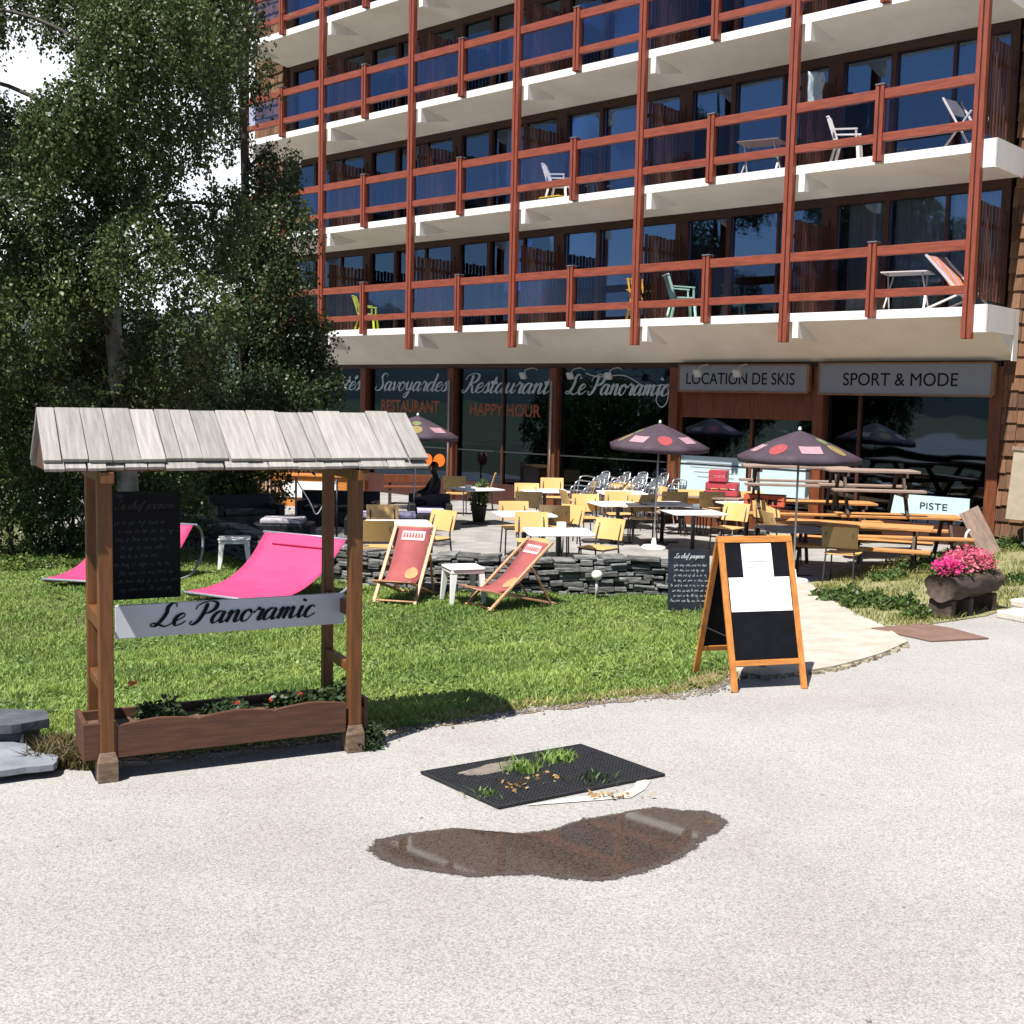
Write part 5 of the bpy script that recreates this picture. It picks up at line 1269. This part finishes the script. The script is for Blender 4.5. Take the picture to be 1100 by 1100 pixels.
# ------------------------------------------------------------------ dark lounge corner on the left of the terrace
def sofa(label, x, y, rz, L, cush, ncush, low=False):
    t = thing('rattan_sofa', label, 'sofa', (x, y, TZ+.006), rz, 'black rattan lounge seats')
    b = MB(); b.box((-L/2, -.38, 0), (L/2, .38, .32), RATTAN)
    if not low: b.box((-L/2, .26, .321), (L/2, .38, .68), RATTAN); b.box((-L/2, -.38, .321), (-L/2+.12, .259, .52), RATTAN); b.box((L/2-.12, -.38, .321), (L/2, .259, .52), RATTAN)
    b.build('frame', RATTAN, t, bev=.015)
    w_ = (L-.28)/ncush
    for k in range(ncush): MB().box((-L/2+.14+k*w_+.01, -.36, .322), (-L/2+.14+(k+1)*w_-.01, .25, .42), cush).build('seat_cushion', cush, t, bev=.03)
    return t
def rt(px, py, z): return att(px, py, z)
q = att(305, 560, .35); sofa('low black rattan seat with a thin grey cushion near the wall', q.x, q.y, .05, 1.05, GREYC, 1, True)
q = att(262, 552, .35); sofa('black rattan sofa left of the low seat, by the green shrub', q.x, q.y+.2, .5, 1.3, RATTAN, 1)
q = att(350, 545, .4); sofa('black rattan sofa behind the right shelter posts', q.x+.2, q.y+.4, .0, 1.6, RATTAN, 2)
q = att(420, 553, .40); sofa('black rattan seat with lilac cushions behind the shelter posts', q.x-.15, q.y+.25, .1, 1.5, LILAC, 2, True)
q = att(452, 548, .42); sofa('black rattan seat with a lilac cushion beside the seated person', q.x+.15, q.y+.5, .12, .85, LILAC, 1)
MB2 = MB()
# wooden trellis, orange boards and a white panel behind
q = att(292, 528, .3); t = thing('slat_fence', 'orange slatted wooden fence behind the black sofas', 'fence', (q.x, q.y, TZ), -.2)
b = MB()
for k in range(9): b.box((-.42+k*.095, -.012, .05), (-.42+k*.095+.06, .012, .78), ORANGEW)
b.build('slats', ORANGEW, t); MB().box((-.45, .013, .2), (.45, .04, .26), ORANGEH).box((-.45, .013, .6), (.45, .04, .66), ORANGEH).build('rail', ORANGEH, t)
q = att(335, 531, .3); t = thing('serving_counter', 'orange wooden counter with a white front panel behind the black sofa', 'counter', (q.x, q.y, TZ), -.15)
MB().box((-.75, 0, 0), (.85, .5, .72), ORANGEH).build('body', ORANGEH, t, bev=.006); MB().box((-.72, -.03, .22), (.62, -.001, .60), WPLAS).build('front_panel', WPLAS, t); MB().box((-.8, -.06, .721), (.9, .55, .76), ORANGEH).build('top', ORANGEH, t, bev=.006)
q = att(440, 525, .4); t = thing('wooden_bench', 'brown wooden bench behind the seated person', 'bench', (q.x, q.y+.2, TZ), .1)
MB().box((-.65, -.2, .40), (.6, .2, .45), COLW).build('seat', COLW, t, bev=.006); MB().box((-.65, .2, .52), (.6, .235, .72), COLW).build('backrest', COLW, t, bev=.006)
for sx in (-.5, .45): MB().box((sx-.04, -.18, 0), (sx+.04, .24, .399), PICLEG).box((sx-.03, .236, 0), (sx+.03, .27, .7), PICLEG).build('leg', PICLEG, t)
a_, c_ = att(318, 512, 1.15), att(362, 512, 1.15)
o = MB().tube(cr([(a_.x, a_.y, .72), (a_.x*.66+c_.x*.34, a_.y*.66+c_.y*.34, .3), ((a_.x+c_.x)/2, (a_.y+c_.y)/2, .08), (a_.x*.3+c_.x*.7, a_.y*.3+c_.y*.7, .3), (c_.x, c_.y, .72)], 6), .012, LAMPG).build('rope', LAMPG); tag(o, 'pale rope sagging between two posts over the black sofa', 'rope')
for e, lab in ((a_, 'thin dark rope post left of the shelter posts'), (c_, 'thin dark rope post hidden by the shelter posts')):
    tag(MB().tube([(e.x, e.y, TZ), (e.x, e.y, .76)], .02, STEELD).build('rope_post', STEELD), lab, 'post', 'rope posts')
# person in black seated
sk = [((0, 0, .50), .135), ((0, .03, .72), .125), ((0, .06, .95), .135), ((0, .04, 1.03), .06), ((0, .01, 1.10), .055), ((0, -.02, 1.19), .088), ((0, -.01, 1.27), .075),
      ((-.16, .05, .98), .055), ((-.21, -.10, .74), .045), ((-.17, -.32, .66), .036), ((.16, .05, .98), .055), ((.21, -.10, .74), .045), ((.15, -.32, .66), .036),
      ((-.10, -.06, .50), .088), ((-.13, -.45, .51), .072), ((-.13, -.47, .10), .045), ((-.13, -.60, .045), .035), ((.10, -.06, .50), .088), ((.13, -.45, .51), .072), ((.13, -.47, .10), .045), ((.13, -.60, .045), .035)]
ed = [(0, 1), (1, 2), (2, 3), (3, 4), (4, 5), (5, 6), (2, 7), (7, 8), (8, 9), (2, 10), (10, 11), (11, 12), (0, 13), (13, 14), (14, 15), (15, 16), (0, 17), (17, 18), (18, 19), (19, 20)]
me = bpy.data.meshes.new('person'); me.from_pydata([p for p, r in sk], ed, []); pers = bpy.data.objects.new('person', me); COL.objects.link(pers)
md = pers.modifiers.new('skin', 'SKIN'); md.use_smooth_shade = True
for i, (p, r) in enumerate(sk): me.skin_vertices[0].data[i].radius = (r, r)
for d in me.skin_vertices[0].data: d.use_root = False
me.skin_vertices[0].data[0].use_root = True
sub = pers.modifiers.new('sub', 'SUBSURF'); sub.levels = 2; sub.render_levels = 2
me.materials.append(CLOTHBLK); q = att(466, 500, 1.25)
pers.location = (q.x, q.y, TZ); pers.rotation_euler = (0, 0, R_(-70))
tag(pers, 'person in black clothes sitting on the dark seats in the shade', 'person')
h = MB(); h.lathe([(.001, 1.335), (.05, 1.325), (.085, 1.28), (.094, 1.21), (.085, 1.15), (.06, 1.12)], HAIR, 18, (0, .012, 0)); h.build('hair', HAIR, pers)
h = MB(); h.lathe([(.001, 1.125), (.045, 1.14), (.066, 1.19), (.060, 1.24), (.03, 1.265), (.001, 1.27)], SKIN, 14, (0, -.050, 0)); h.lathe([(.012, 1.185), (.016, 1.19), (.006, 1.215)], SKIN, 8, (0, -.118, 0)); h.build('face', SKIN, pers)
for sx in (-1, 1):
    h = MB(); cx = sx*.15 if sx > 0 else -.17; h.tube([(cx, -.31, .66), (cx*.95, -.37, .645), (cx*.92, -.41, .635)], [.03, .036, .028], SKIN, 8)
    for k in range(4): fx = cx*.92+(k-1.5)*.018; h.tube([(fx, -.40, .64), (fx, -.45, .632), (fx, -.475+abs(k-1.5)*.006, .612)], [.010, .009, .007], SKIN, 6)
    h.tube([(cx*.92-sx*.03, -.37, .645), (cx*.9-sx*.055, -.41, .635), (cx*.9-sx*.06, -.44, .625)], [.011, .010, .007], SKIN, 6); h.build('hand', SKIN, pers)
# orange sign behind the person, potted plant, cabinets in the shade
q = att(462, 497, 1.05); t = thing('orange_sign', 'bright orange cut out sign behind the seated person', 'sign', (q.x+.0, q.y+1.0, TZ), -.3)
b = MB()
for cx in (-.13, .13): b.lathe([(.16, -.02), (.17, 0), (.16, .02)], GLOWO, 20, (0, 0, 0)); 
b = MB(); 
for cx in (-.17, .17):
    P = [(cx+.15*math.cos(2*PI*k/20), 1.06+.16*math.sin(2*PI*k/20)) for k in range(20)]
    b.prism(P, 0, .03, GLOWO, Matrix(((1, 0, 0, 0), (0, 0, 1, 0), (0, 1, 0, 0), (0, 0, 0, 1))))
b.box((-.02, .006, .80), (.02, .024, 1.0), GLOWO); b.build('letters', GLOWO, t); MB().tube([(0, .05, 0), (0, .05, 1.05)], .02, STEELD).build('stand', STEELD, t)
q = far(517, 500, 26.2)
pl = plant('potted_plant', 'small green potted shrub on the terrace before the dark shop window', 'plant', (q.x, q.y-1.2, TZ), [((0, 0, .38), .2, .2, .40, 420), ((.05, 0, .6), .14, .14, .34, 200)], .075, MIDLEAF, 6)
MB().lathe([(.12, .006), (.17, .36), (.18, .38), (.15, .38), (.14, .36), (.001, .355)], mk('dark_pot', (.04, .035, .03), .7, .2, 6), 18).build('pot', None, pl).data.materials.append(MATS['dark_pot'])

# ------------------------------------------------------------------ balcony furniture
def onb(bay_s, D, k): return bw(bay_s, D, F0+FH*k+.002)
def plastic_chair(label, s, D, k, rz, mat, group='plastic chairs on the balconies'):
    t = thing('plastic_chair', label, 'chair', onb(s, D, k), BA+rz, group)
    MB().prism([(-.22, -.22), (.22, -.22), (.2, .22), (-.2, .22)], .42, .45, mat).build('seat', mat, t, bev=.01)
    b = MB(); 
    for q in range(5): x = -.2+q*.085; b.bar((x+.02, .2, .45), (x+.02, .36, .92), .055, .015, mat, (1, 0, 0))
    b.bar((-.2, .362, .90), (.23, .362, .90), .05, .02, mat); b.build('backrest', mat, t, bev=.004)
    for sx in (-1, 1):
        MB().bar((sx*.24, -.24, 0), (sx*.2, -.2, .42), .04, .04, mat).build('leg', mat, t); MB().bar((sx*.24, .28, 0), (sx*.19, .18, .42), .04, .04, mat).build('leg', mat, t)
        b = MB(); b.bar((sx*.25, -.2, .64), (sx*.24, .26, .66), .05, .025, mat); b.bar((sx*.245, -.18, .43), (sx*.25, -.17, .64), .035, .03, mat); b.build('armrest', mat, t)
    return t
LIME = mk('lime_plastic', (.58, .70, .06), .4, .05, 5); MINT = mk('mint_plastic', (.42, .66, .56), .4, .05, 5); YPL = mk('yellow_plastic', (.80, .50, .05), .4, .05, 5)
plastic_chair('white plastic armchair on the second balcony from the right end, upper row', 2.75, .75, 1, 1.9, WPLAS)
plastic_chair('lime green plastic chair on the lowest balcony next to the tree', 16.35, .75, 0, 2.2, LIME)
plastic_chair('mint green plastic chair on the lowest balcony', 6.25, .65, 0, 2.4, MINT)
plastic_chair('yellow plastic chair behind a post on the lowest balcony', 7.25, .65, 0, 1.2, YPL)
plastic_chair('white plastic chair on the middle balcony above the name Restaurant', 9.9, .9, 1, 2.0, WPLAS)
o = tag(MB().box((-.3, -.2, 0), (.3, .2, .09), YPL).build('yellow_cushion', YPL, loc=bw(9.6, .4, F0+FH+.002), rot=(0, 0, BA), bev=.03), 'yellow cushion lying on the middle balcony floor', 'cushion')
# folding table
def ftable(label, s, D, k, mat):
    t = thing('balcony_table', label, 'table', onb(s, D, k), BA+.2, 'small balcony tables')
    MB().box((-.42, -.3, .70), (.42, .3, .725), mat).build('table_top', mat, t, bev=.006)
    for sx in (-1, 1): MB().bar((sx*.36, -.25, 0), (sx*.30, .22, .70), .025, .025, STEELL).bar((sx*.36, .25, 0), (sx*.30, -.22, .70), .025, .025, STEELL).build('leg', STEELL, t)
ftable('pale folding table beside the striped deck chair on the lowest balcony', 1.55, .95, 0, WPLAS); ftable('brown table on the middle row balcony left of the white armchair', 4.65, .9, 1, PLANKB)
t = thing('balcony_deck_chair', 'orange striped deck chair on the right end of the lowest balcony', 'deck chair', onb(.62, .85, 0), BA+R_(80))
for sx in (-1, 1): MB().bar((sx*.3, -.45, .1), (sx*.3, .42, .98), .03, .045, WPLAS, (1, 0, 0)).build('back_rail', WPLAS, t); MB().bar((sx*.26, -.5, .35), (sx*.26, .5, 0), .03, .045, WPLAS, (1, 0, 0)).build('seat_rail', WPLAS, t)
STR = mk('apricot_canvas', (.72, .30, .12), .8, .08, 20); pr = [(p.y, p.z) for p in cr([(0, .40, .97), (0, .1, .60), (0, -.1, .38), (0, -.48, .37)], 6)]
for w_i in range(5):
    x0 = -.26+w_i*.105; g = MB(); vs = []
    for y, z in pr: vs += [(x0, y, z), (x0+.104, y, z)]
    g.add(vs, [(2*i, 2*i+1, 2*i+3, 2*i+2) for i in range(len(pr)-1)], STR if w_i % 2 == 0 else PALEF, True); g.build('canvas_stripe', STR, t)
t = thing('folding_chair', 'white framed folding chair at the right end of the middle balcony', 'chair', onb(.55, .75, 1), BA+R_(75))
for sx in (-1, 1): MB().bar((sx*.24, -.3, 0), (sx*.24, .32, .95), .025, .03, WPLAS, (1, 0, 0)).bar((sx*.27, .3, 0), (sx*.27, -.3, .62), .025, .03, WPLAS, (1, 0, 0)).build('side_frame', WPLAS, t)
MB().box((-.23, -.22, .43), (.23, .18, .45), DTOP).build('seat', DTOP, t); MB().bar((0, .2, .66), (0, .32, .94), .44, .012, DTOP, (0, 1, 0)).build('backrest', DTOP, t)
b = MB(); rn = random.Random(2); g = []
LAUN = mk('pale_laundry', (.34, .40, .46), .85, .15, 9)
n = 8; vs = []
for i in range(n+1):
    for j in range(n+1): vs.append((-.16+.32*i/n+.02*math.sin(j*1.3), .03*math.sin(i*1.7+j*.5), -.62+.62*j/n))
b.add(vs, [(i*(n+1)+j, (i+1)*(n+1)+j, (i+1)*(n+1)+j+1, i*(n+1)+j+1) for i in range(n) for j in range(n)], LAUN, True)
o = b.build('laundry', LAUN, loc=bw(3.36, .55, F0+FH+1.78), rot=(0, 0, BA+.9)); m_ = o.modifiers.new('s', 'SOLIDIFY'); m_.thickness = .006; tag(o, 'pale towel hanging on the balcony screen beside the white armchair', 'towel')
# ------------------------------------------------------------------ log planter with pink flowers
q0, q1 = at(1012, 668, 0), at(1082, 652, 0)
LP = thing('log_planter', 'hollowed log planter on wooden blocks beside the road', 'planter', (q0.x+.03, q0.y+.18, 0), math.atan2(q1.y-q0.y, q1.x-q0.x))
LZ = .345; LL = 1.12; n = 22; b = MB(); rn = random.Random(5); rings = 16; vs = []
for i in range(rings+1):
    x = LL*i/rings
    for k in range(n):
        a = 2*PI*k/n; r = .175*(1+.06*math.sin(3*a+i*.7)+.05*math.sin(7*a-i*.5))+rn.uniform(-.006, .006); z = r*math.sin(a)*.92
        if z > .115: z = .115-(.035 if abs(math.cos(a)) < .45 and 0 < i < rings else 0)
        vs.append((x, r*math.cos(a)*1.05, LZ+z))
F = [(i*n+k, i*n+(k+1) % n, (i+1)*n+(k+1) % n, (i+1)*n+k) for i in range(rings) for k in range(n)]+[tuple(range(n)), tuple(rings*n+k for k in range(n-1, -1, -1))]
b.add(vs, F, BARK, True); b.build('log', BARK, LP)
MB().box((.1, -.11, .40), (LL-.1, .11, .457)).build('soil', LOGSOIL, LP)
for x in (.42, .98): MB().cbox((x, 0, .10), (.11, .30, .20), BARK, Matrix.Rotation(.08, 3, 'Z')).build('block', BARK, LP, bev=.015)
MB().cbox((.10, .02, .10), (.12, .26, .20), BARK).build('block', BARK, LP, bev=.015)
LPM = Matrix.Translation(LP.location) @ Matrix.Rotation(LP.rotation_euler.z, 4, 'Z')
FL = [((.12, 0, .455), .16, .14, .20), ((.36, .02, .455), .18, .15, .25), ((.62, .02, .455), .2, .16, .28), ((.88, 0, .455), .17, .15, .22)]
LABS = ('bright magenta flower clump at the left end of the log planter', 'pink flower clump left of centre in the log planter', 'pale pink flower clump right of centre in the log planter', 'pale pink flower clump at the right end of the log planter')
for i, (c, rx, ry, rz) in enumerate(FL):
    t = thing('flower_clump', LABS[i], 'flowers', LPM @ V(c), 0, 'flowers in the log planter')
    leaf_cloud('foliage', mound((0, 0, 0), rx, ry, rz*.75, 260), .05, MIDLEAF, t)
    leaf_cloud('petals', mound((0, -.02, rz*.15), rx*1.02, ry*1.05, rz*.95, 620), .036, PETPINK if i else leafmat('magenta_petals', (.66, .02, .20), (.82, .10, .34), .35), t)
    if i in (2, 3): leaf_cloud('petals', mound((-.05, -.10, .02), .07, .05, .07, 60), .034, PETOR, t)
# ------------------------------------------------------------------ verge on the right: dry earth, weeds and grass
VM = mk('verge_soil', (.26, .23, .12), .95, .35, 3.5, bump=.4, bscale=60, col2=(.15, .16, .06))
o = hsheet(dens(VERGE+VERGE[:1], 6)[:-1], .012, -.9, VM).build('verge_ground', VM); tag(o, kind='structure')
n = 52000; x = RNG.uniform(3.6, 10.8, n); y = RNG.uniform(12, 23, n); ok = inpoly(x, y, VERGE)
nz = np.sin(x*2.3+1)*np.sin(y*1.9)+.6*np.sin(x*4.7-y*3.1); ok &= RNG.uniform(0, 1, n) < np.clip(.42+.45*nz, .08, 1)
blades('verge_grass', np.stack([x[ok], y[ok], hz(x[ok], y[ok])+.006], 1), .08, .014, leafmat('verge_blades', (.08, .10, .025), (.36, .34, .11), .35), .8, 'thin yellowing grass on the verge beside the log planter')
for px, py, r, h, nn, lab in ((905, 645, .30, .16, 520, 'broad green weed clump at the corner of the pale path'), (930, 652, .30, .17, 520, 'dense green weed clump left of the log planter, second from the path'), (965, 655, .26, .15, 420, 'green weed clump just left of the log planter'), (985, 665, .2, .12, 240, 'low weed clump at the front of the verge by the log planter'), (885, 640, .2, .08, 160, 'sparse weed at the terrace end of the pale path'),
        (1015, 606, .4, .14, 520, 'weeds at the foot of the picnic table near the shingle wall'), (1040, 596, .4, .16, 420, 'weeds below the leaning brown board'), (985, 610, .35, .10, 300, 'low weeds along the terrace edge by the nearest picnic table'), (1085, 590, .45, .22, 480, 'tall weeds below the beige canvas board'), (955, 622, .3, .12, 300, 'weeds along the terrace edge behind the log planter'), (1092, 628, .3, .14, 300, 'weed clump at the right edge of the verge behind the log')):
    q = at(px, py, 0); q = at(px, py, float(hz(q.x, q.y))); q = at(px, py, float(hz(q.x, q.y))); plant('weed', lab, 'weed', (q.x, q.y, float(hz(q.x, q.y))+.012), [((0, 0, 0), r, r*.8, h, nn), ((r*.5, r*.2, 0), r*.5, r*.5, h*1.3, nn//3), ((-r*.6, -.1, 0), r*.5, r*.4, h*.8, nn//4)], .055, MIDLEAF, 6, 'weeds on the verge')
# kerb stones at the far right
for px, py, s_, lab in ((1084, 668, .35, 'pale kerb stone right of the log planter'), (1102, 655, .4, 'pale kerb stone at the right picture edge')):
    q = at(px, py, 0); tag(MB().cbox((0, 0, .04), (s_*1.4, s_, .09), CONC, Matrix.Rotation(.5, 3, 'Z')).build('kerb_stone', CONC, loc=(q.x+.25, q.y+.2, 0), bev=.02), lab, 'kerb stone', 'kerb stones by the log planter')

# ------------------------------------------------------------------ trees
BLEAF = leafmat('birch_leaves', (.017, .034, .011), (.12, .152, .048), .28, .42, .55)
BLEAF2 = leafmat('dark_birch_leaves', (.012, .025, .008), (.072, .10, .032), .26, .42, .55)
SHLEAF = leafmat('shrub_leaves', (.022, .046, .011), (.125, .17, .045), .28, .36, .7)
HEDGEL = leafmat('light_shrub_leaves', (.05, .09, .02), (.18, .26, .06), .3, .4, .7)
def strands(clumps, per, leafs, droop, size, mat, parent, rng):
    """hanging sprays of small leaves filling the clumps"""
    P = []; D = []
    for (c, r) in clumps:
        n = int(per*(r/.8)**2.2)
        q = rng.normal(0, 1, (n, 3)); q /= np.linalg.norm(q, axis=1)[:, None]; q *= (rng.uniform(.2, 1.0, n)**.32)[:, None]*np.array([r, r, r*.95])
        s = q+np.array(c); L = droop*rng.uniform(.4, 1.3, n)*min(1.2, r)
        drift = rng.normal(0, .22, (n, 2))+q[:, :2]/r*.25
        t = np.sort(rng.uniform(0, 1, (n, leafs)), 1)
        x = s[:, None, 0]+drift[:, None, 0]*t*L[:, None]; y = s[:, None, 1]+drift[:, None, 1]*t*L[:, None]; z = s[:, None, 2]-t*L[:, None]+.25*L[:, None]*0
        p = np.stack([x, y, z], 2).reshape(-1, 3)+rng.normal(0, .035, (n*leafs, 3)); P.append(p)
    P = np.concatenate(P); n = len(P)
    a = rng.uniform(0, 2*PI, n); e = rng.normal(-.75, .45, n); s = (size*rng.uniform(.6, 1.3, n))[:, None]
    d = np.stack([np.cos(a)*np.cos(e), np.sin(a)*np.cos(e), np.sin(e)], 1); h = rng.normal(0, 1, (n, 3)); h -= d*(h*d).sum(1)[:, None]; h /= np.linalg.norm(h, axis=1)[:, None]+1e-9
    vv = np.stack([P, P+d*s*.45+h*s*.36, P+d*s, P+d*s*.45-h*s*.36], 1).reshape(-1, 3)
    return nmesh('crown', vv-np.array(parent.location), np.arange(4*n).reshape(n, 4), mat, parent)
def limbs(trunk_pts, rad, clumps, mat, parent, rn, every=1):
    b = MB(); T = cr(trunk_pts, 5); n = len(T); rs = [rad*(1-.85*(i/(n-1))**.9) for i in range(n)]; L0 = V(parent.location)
    b.tube([p-L0 for p in T], rs, mat, 12)
    for c, r in clumps[::every]:
        c = V(c); below = [i for i in range(n) if T[i].z < c.z-.25*((c-T[i]).xy.length)] or [0]
        i = min(below, key=lambda i: (T[i]-c).length); s = T[i]; r0 = max(.012, min(rs[i]*.55, .045)); md_ = s.lerp(c, .5)+V((rn.uniform(-.15, .15), rn.uniform(-.15, .15), .25))
        C_ = cr([s, md_, c, c+V((rn.uniform(-.3, .3), rn.uniform(-.3, .3), -.25))*min(1, r)], 4); m = len(C_)
        b.tube([p-L0 for p in C_], [r0*(1-.88*k/(m-1)) for k in range(m)], mat if r0 > .045 else TWIG, 6)
        for _ in range(3):
            k = rn.randrange(m//3, m-1); e = C_[k]+V((rn.uniform(-1, 1), rn.uniform(-1, 1), rn.uniform(-.6, .5)))*r*.8; b.tube([C_[k]-L0, (C_[k].lerp(e, .5)+V((0, 0, .08)))-L0, e-L0], [r0*.3, r0*.2, .004], TWIG, 5)
    b.build('trunk', mat, parent)
def tree(label, base, trunk_pts, rad, clumps, per, leafs, droop, size, lm, bark, seed, name='birch_tree', cat='tree', group=None, every=1):
    t = thing(name, label, cat, base, 0, group); rng = np.random.default_rng(seed); rn = random.Random(seed)
    limbs(trunk_pts, rad, clumps, bark, t, rn, every); strands(clumps, per, leafs, droop, size, lm, t, rng); return t
def cl(rows, Y, dy, r, seed):
    rn = random.Random(seed); out = []
    for px, py, rr in rows:
        p = far(px, py, Y+rn.uniform(-dy, dy)); out.append((tuple(p), r*rr))
    return out
rows = []
rn = random.Random(33)
# clump centres of the big birch: left of the building, with gaps of sky between them
for row in [(-60, -40), (10, -35), (70, -40), (130, -35), (190, -25), (235, -30), (-40, 15), (85, 5), (125, 25), (185, 20), (230, 15), (215, 60),
            (-90, 75), (118, 80), (160, 75), (200, 88), (-60, 125), (-20, 128), (20, 140), (60, 128), (75, 110), (40, 165), (-5, 170), (100, 145), (140, 130), (185, 142), (-40, 210), (25, 215), (75, 195), (125, 195), (170, 205),
            (-60, 270), (0, 270), (50, 265), (100, 262), (140, 258), (215, 250), (240, 225), (-30, 330), (35, 325), (85, 320), (130, 330), (225, 320), (-50, 390), (10, 385), (65, 380), (120, 385), (170, 370), (215, 385), (30, 435), (90, 440), (150, 435), (205, 440), (-30, 450)]:
    rows.append((row[0]+rn.uniform(-8, 8), row[1]+rn.uniform(-8, 8), rn.uniform(.62, 1.1)))
bp = at(140, 600, -.4); bp = V((bp.x, 18.6, -.4))
tree('large leafy birch tree filling the left side behind the pink loungers', bp, [bp, far(135, 480, 18.2), far(120, 330, 18), far(117, 150, 17.8), far(150, 20, 17.6), far(190, -150, 17.5)], .19, cl(rows, 17.6, 1.6, .62, 1), 470, 16, .9, .060, BLEAF, BIRCHB, 41)
rows2 = [(px+rn.uniform(-6, 6), py+rn.uniform(-6, 6), rn.uniform(.7, 1.05)) for px, py in [(245, -30), (262, 20), (232, 45), (258, 70), (243, 130), (300, 170), (290, 215), (305, 240), (265, 230), (240, 280), (280, 280), (310, 290), (262, 330), (300, 330), (322, 345), (240, 360), (280, 375), (312, 385), (330, 372), (250, 420), (290, 420), (318, 425), (335, 395), (215, 420), (270, 460), (310, 450), (230, 470)]]
b2 = V((far(240, 560, 23.6).x, 23.6, TZ-.02))
tree('darker drooping birch right of the large one, in front of the balconies', b2, [b2, far(252, 470, 23.4), far(264, 330, 23.2), far(262, 150, 23), far(255, 0, 23), far(250, -120, 23)], .15, cl(rows2, 22.8, .9, .63, 2), 340, 16, .85, .066, BLEAF2, TWIG, 43)
# shrubs under the birches
def shrub(label, px, py, Y, rows, r, seed, lm=SHLEAF, size=.065, per=260, name='shrub'):
    q = far(px, py, Y); base = V((q.x, Y, -.42)); tree(label, base, [base, base+V((.05, 0, .5)), base+V((.1, 0, 1.1))], .05, cl(rows, Y, .5, r, seed), per, 9, .35, size, lm, TWIG, seed, name, 'shrub', 'shrubs under the birch trees')
shrub('big rounded shrub at the left edge behind the shelter roof', 10, 600, 18.6, [(-60, 470, 1), (-20, 465, 1), (15, 460, .9), (-40, 520, 1), (5, 515, 1), (35, 520, .9), (-50, 570, 1), (-5, 570, .95), (30, 570, .9)], .70, 51)
shrub('glossy dark shrub seen under the left end of the shelter roof', 75, 600, 18.9, [(55, 500, 1), (85, 495, 1), (60, 545, 1), (95, 545, 1), (50, 582, .7), (80, 585, .7), (110, 575, .8)], .62, 52)
shrub('shrub behind the black chalkboard', 155, 600, 19.2, [(125, 500, 1), (160, 500, 1), (190, 505, .9), (135, 545, 1), (170, 548, 1), (195, 545, .8), (150, 585, .7)], .62, 53)
shrub('light green shrub between the sofas and the slatted fence', 258, 540, 25.0, [(250, 512, .7), (266, 515, .7), (258, 528, .7)], .6, 54, HEDGEL, .07, 240)
for i, (px, py, Y, lab, lm) in enumerate(((225, 470, 24, 'tall shrub in the gap behind the second birch', SHLEAF), (195, 440, 27, 'far shrub behind the birches towards the hills', SHLEAF), (120, 430, 26, 'far shrub left of the second birch trunk', SHLEAF), (30, 430, 25, 'far shrub at the left behind the big birch', SHLEAF))):
    rws = [(px-25, py-20, 1), (px+20, py-15, 1), (px, py+10, 1.1), (px-30, py+40, 1.1), (px+30, py+40, 1.1), (px, py+65, 1)]
    shrub(lab, px, 530, Y, rws, .95, 60+i, lm, .09, 200)
# low weeds along the shrubs
for px, lab in ((20, 'weeds under the big shrub at the left edge'), (60, 'weeds left of the farther pink lounger')):
    q = at(px, 610, -.38); plant('weed', lab, 'weed', (q.x, q.y, -.39), [((0, 0, 0), .4, .3, .2, 380), ((.4, .1, 0), .3, .2, .16, 200)], .06, HEDGEL, 6, 'weeds under the shrubs')
# ------------------------------------------------------------------ hills
def hills():
    b = MB(); rn = random.Random(4); n = 90; rows_ = []
    m = mk('forested_hill', (.035, .055, .05), .95, .35, .01, bump=0)
    vs = []
    for j, (R, f) in enumerate(((700, 0), (950, .45), (1250, .8), (1500, 1), (1900, .6))):
        for i in range(n+1):
            a = PI*.45+PI*1.25*i/n; h = (150+45*math.sin(a*5.2)+35*math.sin(a*9.1+1)+14*math.sin(a*23))*f
            vs.append((R*math.cos(a), R*math.sin(a), -1+h+rn.uniform(-4, 4)*f))
    F = [(j*(n+1)+i, j*(n+1)+i+1, (j+1)*(n+1)+i+1, (j+1)*(n+1)+i) for j in range(4) for i in range(n)]
    o = b.add(vs, F, m, True).build('hills', m); tag(o, kind='structure')
hills()
